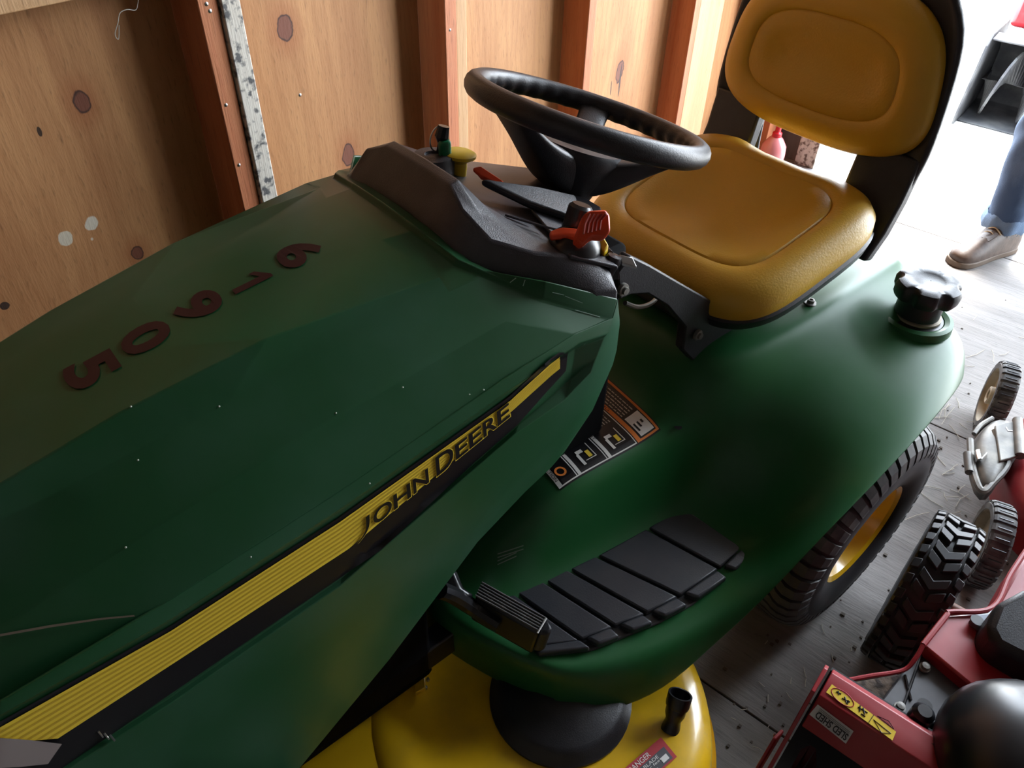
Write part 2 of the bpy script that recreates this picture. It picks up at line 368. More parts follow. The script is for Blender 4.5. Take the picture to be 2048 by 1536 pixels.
# ---- hood: longitudinal rows from the rear rim (first) to the nose (last), near side; mirrored across the centre line
def row(rear, pix, y, nose):
    """rear: explicit rear points, pix: [(px,py,y)], nose: explicit points"""
    return [Vector(p) for p in rear] + [uy(*q) for q in pix] + [Vector(p) for p in nose]
YB, YS = 0.63, 0.515
def hy(x): return 0.768 - (0.45 - x) * 0.040
def hmir(p): return Vector((p[0], 2 * hy(p[0]) - p[1], p[2]))
rows = [
    row([(0.462, hy(.46), 1.031), (0.440, hy(.44), 1.041), (0.436, hy(.43), 1.034), (0.40, hy(.4), 1.035)], [], 0, [(0.14, hy(.14), 1.001), (-0.05, hy(-.05), 0.968), (-0.26, hy(-.26), 0.92), (-0.44, hy(-.44), 0.84)]),
    row([(0.464, 0.70, 1.027), (0.442, 0.70, 1.037), (0.438, 0.70, 1.030), (0.40, 0.70, 1.031)], [], 0, [(0.14, 0.70, 0.999), (-0.05, 0.70, 0.966), (-0.26, 0.70, 0.918), (-0.44, 0.70, 0.838)]),
    row([(0.475, 0.628, 1.009), (0.455, 0.628, 1.020), (0.451, 0.628, 1.013)], [(880, 552, 0.628)], 0, [uy(533, 676, 0.638), uy(240, 825, 0.645), (-0.26, 0.655, 0.915), (-0.44, 0.665, 0.83)]),
    row([(0.492, 0.605, 0.999), (0.474, 0.604, 1.009), (0.470, 0.603, 1.003)], [(900, 580, 0.600)], 0, [uy(455, 805, 0.612), uy(130, 980, 0.618), (-0.26, 0.63, 0.885), (-0.44, 0.645, 0.80)]),
    row([uy(1090, 562, 0.555)], [(1086, 597, 0.553), (1082, 602, 0.553), (1010, 640, 0.553)], 0, [uy(610, 870, 0.553), uy(300, 1060, 0.555), (-0.27, 0.575, 0.84), (-0.45, 0.60, 0.76)]),
    row([uy(1236, 598, 0.518)], [(1226, 636, 0.514), (1220, 641, 0.514), (1150, 668, 0.512)], 0, [uy(680, 983, YS - 0.004), uy(342, 1200, YS - 0.004), (-0.28, 0.53, 0.775), (-0.46, 0.565, 0.70)]),
]
def mirror_rows(rows):
    m = [[mir(p) for p in r] for r in rows[1:]]
    return list(reversed(m)) + rows
hb = MB(); hb.grid(list(reversed([[hmir(p) for p in r] for r in rows[1:]])) + rows)
hood = hb.build('hood', GREEN, tr, bevel=0.0035, seg=2, solid=0.004, ang=12, bang=9)
# lower side panel, under the stripe, near and far side
P = lambda px, py, y: uy(px, py, y)
lower = [
    [P(1236, 598, .518), P(1226, 636, .514), P(1150, 668, .512), P(1019, 752, .511), P(680, 983, .511), P(342, 1200, .511), P(0, 1405, .512), V(-.28, .53, .775), V(-.46, .565, .70)],
    [P(1240, 640, .517), P(1215, 668, .512), P(1160, 686, .508), P(1019, 780, .508), P(680, 1019, .508), P(342, 1238, .508), P(0, 1430, .509), V(-.28, .527, .757), V(-.46, .562, .68)],
    [P(1240, 650, .517), P(1208, 676, .513), P(1150, 697, .521), P(1019, 789, .518), P(680, 1030, .517), P(342, 1249, .517), P(0, 1441, .517), V(-.28, .535, .752), V(-.46, .57, .675)],
    [P(1234, 700, .517), P(1192, 716, .514), P(1142, 758, .524), P(1035, 852, .519), P(680, 1158, .518), P(342, 1393, .518), P(0, 1612, .518), V(-.25, .54, .66), V(-.44, .57, .60)],
    [P(1226, 730, .518), P(1182, 745, .514), P(1128, 802, .512), P(1030, 868, .511), P(680, 1172, .511), P(342, 1407, .511), P(0, 1626, .511), V(-.25, .535, .65), V(-.44, .56, .59)],
    [P(1186, 820, .522), P(1150, 840, .518), P(1085, 905, .516), P(980, 1010, .516), P(660, 1290, .516), P(350, 1500, .516), P(40, 1700, .516), V(-.22, .54, .56), V(-.42, .57, .52)],
    [P(1130, 903, .530), P(1100, 938, .527), P(1050, 985, .526), P(955, 1085, .526), P(780, 1318, .528), P(600, 1536, .53), P(420, 1760, .535), V(-.08, .55, .40), V(-.38, .58, .42)],
]
sb = MB(); sb.grid(lower); sb.grid([[hmir(p) for p in r] for r in reversed(lower)])
side = sb.build('side_panel', GREEN, tr, bevel=0.003, seg=2, solid=0.004, ang=14, bang=12)
BV = bvh_of(hood, side)
HOODV = BV

# ---- dash
def dash_sec(x, pts): return [V(x + (p[2] if len(p) > 2 else 0), YC - p[0], p[1]) for p in pts]
secs = [  # (half width, height, x shift), centre outwards
    dash_sec(0.455, [(0, 1.012), (0.07, 1.012), (0.12, 1.008, .004), (0.142, 1.002, .014), (0.155, .985, .022), (0.158, .96, .03)]),
    dash_sec(0.470, [(0, 1.040), (0.07, 1.040), (0.115, 1.030, .004), (0.150, 1.005, .012), (0.172, .975, .024), (0.176, .95, .03)]),
    dash_sec(0.498, [(0, 1.074), (0.07, 1.072), (0.105, 1.058, -.008), (0.145, 1.028, .004), (0.188, .985, .024), (0.192, .945, .03)]),
    dash_sec(0.512, [(0, 1.077), (0.07, 1.075), (0.108, 1.046, .002), (0.160, 1.023, .006), (0.208, .978, .034), (0.212, .94, .04)]),
    dash_sec(0.528, [(0, 1.048), (0.07, 1.046), (0.115, 1.030, .012), (0.180, 1.015, .012), (0.226, .975, .046), (0.23, .93, .05)]),
    dash_sec(0.560, [(0, 1.024), (0.07, 1.022), (0.125, 1.014, .008), (0.196, 1.008, .012), (0.240, .970, .03), (0.245, .93, .03)]),
    dash_sec(0.600, [(0, 1.010), (0.07, 1.008), (0.130, 1.002, 0), (0.222, .992, 0.01), (0.248, .966, .018), (0.252, .92, .018)]),
    dash_sec(0.655, [(0, 0.992), (0.08, 0.990), (0.150, .984, -.01), (0.232, .978, -.03), (0.250, .962, -.034), (0.253, .90, -.034)]),
    dash_sec(0.76, [(0, 0.965), (0.08, 0.962), (0.150, .960, -.06), (0.20, .955, -.11), (0.232, .94, -.128), (0.236, .90, -.125)]),
    dash_sec(0.775, [(0, 0.90), (0.08, 0.90), (0.150, .90, -.065), (0.20, .90, -.115), (0.228, .90, -.135), (0.232, .88, -.125)]),
]
T_ = list(map(list, zip(*secs)))
db = MB(); db.grid(mirror_rows(T_))
dash = db.build('dashboard', DASH, tr, bevel=0.004, seg=3, ang=40)

# ---- fender and footrest body (one moulded piece)
def Q(*a): return V(*a)
st = [
 # c0 centre      c1 tunnel        c2 edge           c3 wall foot      c4 tray mid        c5 tray out        c6 rim            c7 skirt foot
 [(.43,.77,.25), (.42,.71,.25), (.40,.69,.23), (.385,.66,.22), (.440,.50,.215), (.480,.43,.215), (.49,.415,.215), (.49,.415,.215)],
 [(.44,.77,.36), (.43,.715,.36), (.41,.695,.345), (.375,.665,.325), (.432,.508,.325), (.468,.44,.325), (.475,.43,.30), (.475,.42,.215)],
 [(.48,.77,.36), (.47,.70,.36), (.455,.675,.350), (.41,.635,.335), (.452,.505,.335), (.492,.428,.335), (.505,.402,.315), (.515,.385,.215)],
 [(.62,.77,.498), (.62,.632,.496), (.61,.594,.478), (.50,.600,.324), (.500,.50,.322), (.530,.42,.325), (.550,.372,.325), (.555,.352,.210)],
 [(.72,.77,.50), (.72,.62,.50), (.71,.588,.486), (.62,.575,.322), (.60,.48,.320), (.620,.38,.322), (.640,.340,.330), (.645,.315,.228)],
 [(.80,.77,.50), (.80,.615,.50), (.79,.585,.486), (.75,.565,.322), (.72,.46,.320), (.740,.365,.322), (.745,.325,.335), (.74,.305,.28)],
 [(.87,.77,.502), (.87,.61,.502), (.875,.580,.488), (.86,.545,.326), (.85,.46,.322), (.835,.37,.326), (.825,.315,.350), (.80,.290,.34)],
 [(.93,.77,.53), (.93,.60,.53), (.935,.570,.50), (.935,.53,.345), (.940,.45,.327), (.930,.37,.332), (.910,.310,.390), (.885,.278,.42)],
 [(.975,.77,.60), (.975,.60,.60), (.985,.560,.56), (.985,.52,.44), (1.00,.45,.41), (1.00,.37,.41), (.975,.305,.435), (.955,.272,.475)],
 [(1.02,.77,.625), (1.02,.60,.625), (1.05,.548,.620), (1.06,.515,.545), (1.08,.45,.512), (1.09,.37,.510), (1.08,.305,.505), (1.06,.268,.51)],
 [(1.16,.77,.612), (1.16,.60,.612), (1.17,.548,.640), (1.18,.515,.598), (1.20,.45,.572), (1.22,.375,.560), (1.22,.310,.545), (1.22,.272,.535)],
 [(1.32,.77,.618), (1.32,.60,.618), (1.33,.550,.645), (1.34,.515,.618), (1.36,.45,.594), (1.37,.385,.580), (1.38,.325,.568), (1.36,.285,.535)],
 [(1.50,.77,.620), (1.50,.60,.620), (1.50,.555,.642), (1.50,.51,.616), (1.50,.45,.600), (1.50,.385,.592), (1.51,.335,.572), (1.48,.305,.515)],
 [(1.60,.77,.62), (1.60,.60,.62), (1.60,.56,.630), (1.585,.52,.605), (1.565,.46,.592), (1.55,.41,.575), (1.535,.36,.550), (1.53,.335,.49)],
 [(1.63,.77,.60), (1.63,.60,.60), (1.63,.56,.598), (1.615,.52,.580), (1.59,.46,.565), (1.57,.41,.545), (1.55,.365,.51), (1.55,.34,.45)],
 [(1.67,.77,.48), (1.67,.60,.48), (1.67,.56,.48), (1.65,.52,.46), (1.62,.46,.45), (1.595,.41,.43), (1.575,.37,.42), (1.555,.345,.40)],
]
body = MB(); body.grid([[mir(p) for p in reversed(r)][:-1] + [Vector(p) for p in r] for r in st])
fender = body.build('fender_body', GREENP, tr, sub=2, solid=0.003)

# ---- hood prints
def band(top, bot, nu, nv, name, m, parent, off=0.0014, bv=None):
    def at(c, t):
        L = [0]
        for i in range(1, len(c)): L.append(L[-1] + math.dist(c[i], c[i - 1]))
        s = t * L[-1]
        for i in range(1, len(c)):
            if s <= L[i] or i == len(c) - 1:
                k = (s - L[i - 1]) / (L[i] - L[i - 1]); return (c[i - 1][0] + (c[i][0] - c[i - 1][0]) * k, c[i - 1][1] + (c[i][1] - c[i - 1][1]) * k)
    rows = []
    for j in range(nv + 1):
        r = []
        for i in range(nu + 1):
            a, b_ = at(top, i / nu), at(bot, i / nu); v = j / nv
            r.append(cast(bv or BV, a[0] + (b_[0] - a[0]) * v, a[1] + (b_[1] - a[1]) * v, off))
        rows.append(r)
    # drop cells that missed
    b = MB(); b.v = []; idx = {}
    for j, r in enumerate(rows):
        for i, p in enumerate(r):
            if p is not None: idx[(j, i)] = len(b.v); b.v.append(p)
    for j in range(nv):
        for i in range(nu):
            q = [(j, i), (j, i + 1), (j + 1, i + 1), (j + 1, i)]
            if all(k in idx for k in q): b.f.append(tuple(idx[k] for k in q))
    return b.build(name, m, parent, smooth=True)
blk_t = [(-70, 1490), (0, 1444), (342, 1252), (680, 1034), (1019, 793), (1100, 718), (1118, 705), (1136, 704)]
blk_b = [(60, 1585), (130, 1532), (232, 1463), (700, 1142), (762, 1100), (953, 921), (1035, 850), (1094, 783), (1132, 742)]
yel_t = [(-60, 1492), (0, 1455), (342, 1262), (680, 1044), (1019, 803), (1100, 729), (1120, 714)]
yel_b = [(116, 1477), (342, 1330), (697, 1098), (1022, 824), (1104, 750), (1120, 737)]
stripe_b = band(blk_t, blk_b, 160, 10, 'black_stripe', INK, side, 0.0024)
stripe_y = band(yel_t, yel_b, 160, 8, 'yellow_stripe', YSTR, side, 0.0034)
for k in range(7):                                   # fine printed lines on the yellow stripe
    v0, v1 = (k + 0.55) / 7.5, (k + 0.92) / 7.5
    lo = lambda t, bb, v: [(a[0] + (c[0] - a[0]) * v, a[1] + (c[1] - a[1]) * v) for a, c in zip(t, bb)]
    T2 = [(-60, 1492), (342, 1262), (680, 1044), (1019, 803), (1120, 714)]; B2 = [(116, 1477), (342 + 8, 1325), (697, 1098), (1022, 824), (1120, 737)]
    band(lo(T2, B2, v0), lo(T2, B2, v1), 80, 1, 'printed_line', mat('yellow_line', (0.55, 0.36, 0.03, 1), 0.45), stripe_y, 0.0038)
# lettering on the stripe: (glyph, left u, right u, height)
def stripe_text(m, name, off, grow):
    b = MB(); o = (717, 1078); du = (303, -245); dvx, dvy = -2.5, -27.5
    for g, u0, u1, h in (('J', -.01, .082, 1.38), ('O', .105, .222, 1), ('H', .24, .345, 1), ('N', .368, .464, 1), ('D', .52, .628, 1.3), ('E', .648, .722, 1), ('E', .738, .815, 1), ('R', .83, .912, 1), ('E', .924, .998, 1)):
        vs, fs = glyph_norm(g, grow); pts = []; base = -0.30 if g == 'J' else (-0.05 if g == 'D' else 0.0)
        if g == 'J':
            cl_ = smoothpath([V(.86, 1, 0), V(.84, .62, 0), V(.74, .36, 0), V(.50, .18, 0), V(.02, .02, 0)], 5); hw = .115 + grow * 1.6; vs, fs = [], []
            for i, p in enumerate(cl_):
                t = (cl_[min(i + 1, len(cl_) - 1)] - cl_[max(i - 1, 0)]); t = V(t.x, t.y * 1.6, 0).normalized(); w_ = hw * (1 - .55 * i / len(cl_)); vs += [(p.x - t.y * w_, p.y + t.x * w_ * .5), (p.x + t.y * w_, p.y - t.x * w_ * .5)]
            fs = [(2 * i, 2 * i + 1, 2 * i + 3, 2 * i + 2) for i in range(len(cl_) - 1)]
        for x, y in vs:
            u = u0 + (u1 - u0) * x; v = base + h * y
            p = cast(BV, o[0] + du[0] * u + dvx * v, o[1] + du[1] * u + dvy * v, off); pts.append(p)
        if any(p is None for p in pts): continue
        b.add(pts, fs)
    return b.build(name, m, side, recalc=False)
stripe_text(YSTR, 'lettering_outline', 0.0044, 0.045)
stripe_text(INK, 'lettering', 0.0050, 0.018)
# dark red numerals stacked on the hood top
for g, (px, py) in zip('61905', ((598, 508), (501, 562), (397, 613), (292, 676), (183, 741))):
    c = uz(px, py, 1.0); c = cast(BV, px, py, 0.0)
    hh, ww = (0.046, 0.037) if g != '1' else (0.046, 0.022)
    vs, fs = glyph_norm(g, 0.035)
    if g == '1': vs, fs = [(.55, 0), (1, 0), (1, 1), (.72, 1), (0, .72), (0, .56), (.55, .74)], [(0, 1, 2, 3, 6), (3, 4, 5, 6)]
    b = MB(); pts = []
    for x, y in vs:
        q = V(c.x + (y - 0.5) * hh, c.y - (x - 0.5) * ww, 1.3)
        loc, nr, i, d = BV.ray_cast(q, V(0, 0, -1)); pts.append(loc + V(0, 0, 0.0012))
    b.add(pts, fs); b.build('numeral', DIG, hood, recalc=False)
# headlight lens low on the nose, black bumper bar, thin tan line on the hood, clip
band([(-120, 1478), (0, 1476), (60, 1480), (124, 1488)], [(-120, 1550), (0, 1536), (40, 1534), (96, 1528)], 12, 4, 'headlight_lens', GLASSY, side, 0.005)
band([(0, 1268), (100, 1250), (200, 1236), (268, 1230)], [(0, 1273), (100, 1255), (200, 1240), (270, 1233)], 30, 1, 'tan_line', mat('line_tan', (0.20, 0.16, 0.12, 1), 0.7), hood, 0.0012)
cl = MB()
for k in range(3):
    p = cast(BV, 196 + k * 12, 1462 + k * 4, 0.003); q = cast(BV, 206 + k * 12, 1474 + k * 4, 0.003)
    if p and q: cl.tube([p, q], 0.0010, 6)
cl.build('stripe_clip', STEEL, side, smooth=True)
# light scuffs on the rear rim of the hood
for pts in (((1020, 565), (1032, 556)), ((1046, 572), (1050, 560)), ((1105, 585), (1128, 590)), ((1130, 592), (1165, 606)), ((1168, 690), (1180, 672)), ((1150, 620), (1200, 634))):
    q = [cast(BV, *p, .0008) for p in pts]
    if all(q): k = MB(); k.tube(q, .0005, 4); k.build('scuff', mat('scuff_pale', (.30, .42, .36, 1), .5), hood)
random.seed(5)
for _ in range(16):
    p = cast(BV, random.uniform(250, 1150), random.uniform(720, 1150), .0006)
    if p: k = MB(); k.lathe([(.0011, 0), (0, .0006)], p, (0, -.5, 1), n=6); k.build('paint_chip', mat('chip_pale', (.38, .42, .36, 1), .6), side)

# ---- dashboard items
TW = math.radians(19.5); n_w = V(math.sin(TW), 0, math.cos(TW)); a_w = V(math.cos(TW), 0, -math.sin(TW)); b_w = V(0, 1, 0)
WC = V(0.80, 0.77, 1.060)
# raised light lip around the near shelf and the slotted lever plate
def pz(px, py, z): return uz(px, py, z)
b = MB(); b.prism([pz(1062, 425, 1.006), pz(1140, 520, 1.002), pz(1236, 540, .982), pz(1180, 500, .984), pz(1210, 476, .976), pz(1120, 418, .985)], (0, 0, .006)); b.build('lever_plate', DASH, dash, bevel=0.002)
b = MB(); b.prism([pz(960, 372, 1.04), pz(1060, 420, 1.012), pz(1165, 455, .990), pz(1150, 405, .985), pz(1075, 388, 1.01)], (0, 0, .012)); b.build('instrument_panel', BLK, dash, bevel=0.004, seg=3)
for i in range(3):
    a, c = pz(1010 + 30 * i, 430 + 9 * i, 1.02), pz(1062 + 30 * i, 446 + 8 * i, 1.012); b = MB(); b.tube([a, c], 0.0016, 6); b.build('panel_rib', DASH, dash, smooth=True)
b = MB(); b.prism([V(.575, YC - .150, 1.006), V(.640, YC - .168, .990), V(.640, YC - .176, .989), V(.575, YC - .158, 1.005)], (0, 0, .0015)); b.build('lever_slot', INK, dash)
# ignition: collar and green sleeve
kc = pz(866, 318, 1.035)
b = MB(); b.lathe([(.030, -.04), (.030, 0.0), (.027, .006), (.012, .007), (.011, .004)], kc, (0.05, 0, 1), n=28); b.build('ignition_collar', DASH, dash, smooth=True)
b = MB(); b.lathe([(.009, 0), (.009, .016), (.007, .020), (0, .021)], pz(890, 308, 1.04), (0, 0, 1), n=16); b.build('green_key_sleeve', mat('green_bright', (0.01, 0.16, 0.06, 1), 0.3), dash, smooth=True)
# yellow choke knob
kb = pz(915, 345, 1.01)
b = MB(); b.lathe([(.013, -.01), (.013, .010), (.012, .016), (.020, .022), (.024, .024), (.024, .028), (.020, .030), (0, .030)], kb, (0.15, 0, 1), n=24); b.build('choke_knob', YKN, dash, smooth=True)
# far orange lever
b = MB(); b.prism([pz(945, 344, 1.03), pz(962, 341, 1.03), pz(1008, 372, 1.02), pz(1004, 378, 1.02), pz(962, 357, 1.024)], (0, 0, .007)); b.build('lever', ORG, dash, bevel=0.002)
# near orange lever: base, neck, ribbed paddle
lr = MB(); lc = pz(1148, 492, 1.0)
b = MB(); b.lathe([(.034, -.012), (.033, .004), (.028, .014), (.018, .020), (0, .023)], lc, (0, 0.0, 1), n=28); b.build('lever_boot', BLKG, dash, smooth=True)
ring = [pz(1108, 490, 1.012), pz(1095, 476, 1.016), pz(1118, 467, 1.020), pz(1148, 472, 1.024), pz(1168, 482, 1.022), pz(1160, 497, 1.018)]
b = MB(); b.prism([pz(1100, 484, 1.016), pz(1098, 474, 1.016), pz(1120, 466, 1.018), pz(1150, 468, 1.020), pz(1172, 478, 1.022), pz(1164, 494, 1.018), pz(1148, 484, 1.018), pz(1128, 480, 1.016)], (0, 0, .009))
lever = b.build('lever', ORG, dash, bevel=0.003)
pad = [pz(1148, 478, 1.030), pz(1166, 430, 1.060), pz(1178, 420, 1.062), pz(1212, 418, 1.062), pz(1221, 430, 1.058), pz(1222, 462, 1.048), pz(1210, 475, 1.042), pz(1185, 474, 1.038), pz(1165, 492, 1.026)]
b = MB(); b.prism(pad, (0.002, 0.006, -.010)); b.build('lever_paddle', ORG, lever, bevel=0.003)
for k in range(5):
    x = 1172 + k * 8; b = MB(); b.tube([pz(x - 5, 468 - k * 2, 1.048), pz(x - 2, 448 - k * 2, 1.056), pz(x + 8, 428, 1.063)], 0.0016, 6); b.build('paddle_rib', mat('orange_dark', (0.30, 0.02, 0.01, 1), 0.4), lever, smooth=True)
b = MB(); b.prism([pz(1177, 496, .995), pz(1186, 485, .998), pz(1207, 492, .995), pz(1216, 506, .990), pz(1206, 520, .985), pz(1198, 508, .988)], (0, 0, .012)); b.build('deck_lift_tab', YKN, dash, bevel=0.002)
hc = pz(1226, 520, .985)
b = MB(); b.lathe([(.008, -.03), (.009, -.012), (.011, 0), (.009, .006), (0, .007)], hc, (0.3, -0.1, 0.9), n=14); b.build('hook_post', BLKG, dash, smooth=True)
b = MB(); b.prism([pz(1212, 500, .992), pz(1228, 504, .992), pz(1236, 528, .975), pz(1240, 560, .95), pz(1222, 562, .95), pz(1216, 530, .975)], (0.004, 0.012, 0)); b.build('hook', BLKG, dash, bevel=0.002)
b = MB(); b.prism([pz(1238, 508, .990), pz(1266, 515, .986), pz(1274, 533, .978), pz(1244, 526, .982)], (0, 0, -.004)); b.build('metal_tab', STEEL, dash, bevel=0.001)
b = MB(); b.lathe([(.016, -.01), (.016, .02), (.012, .024), (0, .024)], pz(1152, 445, 1.02), n_w, n=16); b.build('hazard_knob', BLKG, dash, smooth=True)

# ignition key hanging in the switch (its own thing)
kl = t2r(kc)
key = root('ignition_key', kl, -(A_TRAC - A_ROOM), kc); tag(key, 'black ignition key with split ring standing in the switch on the dashboard', 'key')
k0, k1 = uy(877, 306, kc.y), uy(888, 252, kc.y)
dv = (k1 - k0)
b = MB(); b.tube([k0, k0 + dv * .35, k0 + dv * .6, k1], [.0035, .004, .010, .008], 10); b.build('key_head', BLKG, key, smooth=True)
rc = uy(877, 277, kc.y + .004); circ = [rc + V(0.017 * math.cos(t), 0.004 * math.cos(t), 0.017 * math.sin(t)) for t in [2 * PI * i / 28 for i in range(28)]]
b = MB(); b.tube(circ, .0011, 6, closed=True); b.build('split_ring', STEEL, key, smooth=True)

# ---- steering wheel
R0, r0 = 0.171, 0.0158
b = MB(); rws = []
NT = 216
for i in range(NT):
    th = 2 * PI * i / NT; e = a_w * math.cos(th) + b_w * math.sin(th); q = WC + e * R0; r = []
    for k in range(14):
        ph = 2 * PI * k / 14; rr = r0
        inner = max(0, -math.cos(ph)) * max(0, 0.6 - math.sin(ph))
        rr -= 0.0036 * inner * (0.5 + 0.5 * math.cos(36 * th))
        r.append(q + e * math.cos(ph) * rr + n_w * math.sin(ph) * rr * 1.05)
    rws.append(r)
b.grid(rws, closed_u=True, closed_v=True)
sw = b.build('steering_wheel', BLK, tr, smooth=True, ang=80)
def spoke(phi, w0, w1):
    d = a_w * math.cos(math.radians(phi)) + b_w * math.sin(math.radians(phi)); s = n_w.cross(d); rows = []
    for r, w, t, bt in ((.166, w0, .004, -.010), (.150, w0 * .9, -.004, -.026), (.120, w0 * .85, -.020, -.048), (.085, w1 * .9, -.036, -.078), (.05, w1, -.045, -.105), (.0, w1, -.048, -.122)):
        c = WC + d * r; k = .008
        rows.append([c + s * w + n_w * (t - k), c + s * (w - k) + n_w * t, c - s * (w - k) + n_w * t, c - s * w + n_w * (t - k), c - s * w * .72 + n_w * (bt + k), c - s * (w * .55) + n_w * bt, c + s * (w * .55) + n_w * bt, c + s * w * .72 + n_w * (bt + k)])
    m = MB(); o = m.grid(rows, closed_v=True); return m
for phi, w0, w1 in ((178, .050, .052), (38, .030, .040), (-48, .026, .040)):
    spoke(phi, w0, w1).build('spoke', BLK, sw, sub=2)
b = MB(); b.lathe([(0, -.128), (.036, -.128), (.046, -.10), (.060, -.070), (.070, -.050), (.066, -.040), (.03, -.037), (0, -.036)], WC, n_w, n=40); b.build('hub', BLK, sw, smooth=True, ang=60)
b = MB()
for k, ch in enumerate(('JOHN DEERE',)):
    o = WC + n_w * (-.0345) - a_w * .030 + b_w * .045
    text_plane(b, ch, o, -b_w * .085, -a_w * .010)
b.build('hub_lettering', mat('hub_print', (.10, .10, .11, 1), .4), sw, recalc=False)
b = MB(); b.lathe([(.052, -.165), (.050, -.150), (.040, -.140), (.034, -.125), (.034, -.10)], WC, n_w, n=32); b.build('steering_column_boot', BLK, tr, smooth=True)

# ---- seat
def sup(t, a, bb, n):
    c, s = math.cos(t), math.sin(t)
    return (a * math.copysign(abs(c) ** (2 / n), c), bb * math.copysign(abs(s) ** (2 / n), s))
def pad_rings(b, O, U, Vv, N, a, bb, n, rings, NP=72, taper=0.0, notch=0.0):
    rows = []
    for ins, h in rings:
        r = []
        for k in range(NP):
            t = 2 * PI * (k + .5) / NP; aa, b2 = a - ins, bb - ins
            u, v = sup(t, max(aa, 1e-4), max(b2, 1e-4), n)
            v *= 1 + taper * u / a
            if notch and u > 0: u -= notch * max(0, 1 - (v / (bb * .5)) ** 2) * (u / a) ** 4
            r.append(O + U * u + Vv * v + N * h)
        rows.append(r)
    o = b.grid(rows, closed_v=True)
    for idx in (0, len(rings) - 1): b.f.append(tuple(o + idx * NP + k for k in range(NP)))
seat = root('seat', V(0, 0, 0)); bpy.data.objects.remove(seat)
sU = V(1, 0, .20).normalized(); sN = V(-.20, 0, 1).normalized(); sO = V(1.205, YC, .782)
b = MB(); pad_rings(b, sO, sU, V(0, 1, 0), sN, .222, .236, 4.2, [(.020, -.062), (.006, -.056), (.0, -.040), (.0, -.018), (.008, .000), (.022, .012), (.044, .017), (.064, .0165), (.0675, .0115), (.071, .0155), (.095, .010), (.13, .0), (.17, -.008), (.205, -.010)], taper=.03, notch=.03)
cush = b.build('seat_cushion', SEATY, tr, smooth=True, ang=60)
b = MB(); pad_rings(b, sO + V(.004, 0, 0), sU, V(0, 1, 0), sN, .228, .238, 4.0, [(.085, -.135), (.06, -.128), (.022, -.092), (.004, -.070), (.0, -.052), (.010, -.040)], taper=.03)
b.build('seat_shell', BLK, tr, smooth=True, ang=50)
bU = V(.05, 0, 1).normalized(); bN = V(-1, 0, .05).normalized(); bO = V(1.452, YC, 1.012)
b = MB(); pad_rings(b, bO, bU, V(0, 1, 0), bN, .150, .222, 2.9, [(.02, -.022), (.003, -.012), (0, .004), (.008, .022), (.026, .034), (.045, .038), (.062, .0378), (.066, .0335), (.070, .0365), (.10, .028), (.13, .022), (.145, .021)], taper=-.12, notch=0)
b.build('backrest_cushion', SEATY, tr, smooth=True, ang=60)
# back shell with the open slot
ys = [-.247, -.235, -.20, -.145, -.120, -.05, 0, .05, .120, .145, .20, .235, .247]
ss = [-.309, -.269, -.232, -.212, -.142, -.122, -.09, 0, .06, .11, .152, .166]
def wid(s): return (0.90 + 0.10 * min(1, max(0, (s + .30) / .2))) * (1 - max(0, s + .05) * .5) - (max(0, s - .08) / .08) ** 2 * .16
rows = []
for s in ss:
    r = []
    for y in ys:
        back = -.030 - .045 * max(0, (-s - .12) / .2) ** 1.0 * 0 + (abs(y) / .247) ** 6 * .022
        r.append(bO + bU * s + V(0, y * wid(s), 0) + bN * back)
    rows.append(r)
b = MB(); m = len(ys); b.v = [p for r in rows for p in r]
for i in range(len(ss) - 1):
    for j in range(m - 1):
        if ss[i] >= -.233 and ss[i + 1] <= -.121 and abs((ys[j] + ys[j + 1]) / 2) < .12: continue
        b.f.append((i * m + j, i * m + j + 1, (i + 1) * m + j + 1, (i + 1) * m + j))
b.build('backrest_shell', BLK, tr, solid=.018, sub=1, bevel=0, smooth=True)
# struts joining shell and tray
for sgn in (-1, 1):
    b = MB(); rws = []
    for x, z, w, t in ((1.36, .715, .16, .010), (1.40, .76, .15, .012), (1.425, .82, .14, .012), (1.44, .90, .12, .012)):
        rws.append([V(x, YC + sgn * .115, z), V(x, YC + sgn * .235, z), V(x + .03, YC + sgn * .235, z - .01), V(x + .03, YC + sgn * .115, z - .01)])
    b.grid(rws, closed_v=True); b.f += [(0, 1, 2, 3), (12, 13, 14, 15)]; b.build('seat_strut', BLK, tr, bevel=.006, seg=3)
# bracket and pivot under the seat
def plate(pix, y, th, name, m, par, bev=.003):
    q = [uy(px, py, y) for px, py in pix]; k = MB(); k.prism(q, (0, th, 0)); return k.build(name, m, par, bevel=bev)
br = plate([(1236, 545), (1262, 512), (1300, 530), (1420, 600), (1490, 628), (1466, 662), (1424, 716), (1390, 726), (1366, 700), (1372, 655), (1335, 612), (1296, 588), (1262, 590), (1240, 600)], .625, .02, 'seat_bracket', BLK, tr)
for (px, py) in ((1393, 668), (1243, 577)):
    c = uy(px, py, .622); k = MB(); k.lathe([(.010, .0), (.010, .006), (.006, .0065), (.006, .011), (0, .0115)], c, (0, -1, 0), n=12); k.build('bolt', GREYM, br, smooth=True)
b = MB(); b.box((1.02, .65, .63), (1.33, .89, .70)); b.build('seat_support', BLK, tr, bevel=.01)
b = MB(); b.tube(smoothpath([uy(1250, 606, .66), uy(1275, 614, .66), uy(1300, 608, .66), uy(1318, 592, .67)]), .004, 8); b.build('spring_loop', GREYM, tr, smooth=True)
b = MB(); b.box((.64, .66, .50), (.80, .88, .90)); b.box((-.30, .60, .22), (.36, .94, .74)); b.box((.30, .70, .3), (.66, .84, .86)); b.build('engine_housing', mat('dark_machinery', (.003, .003, .0035, 1), .8, spec=.08), tr, bevel=.01)
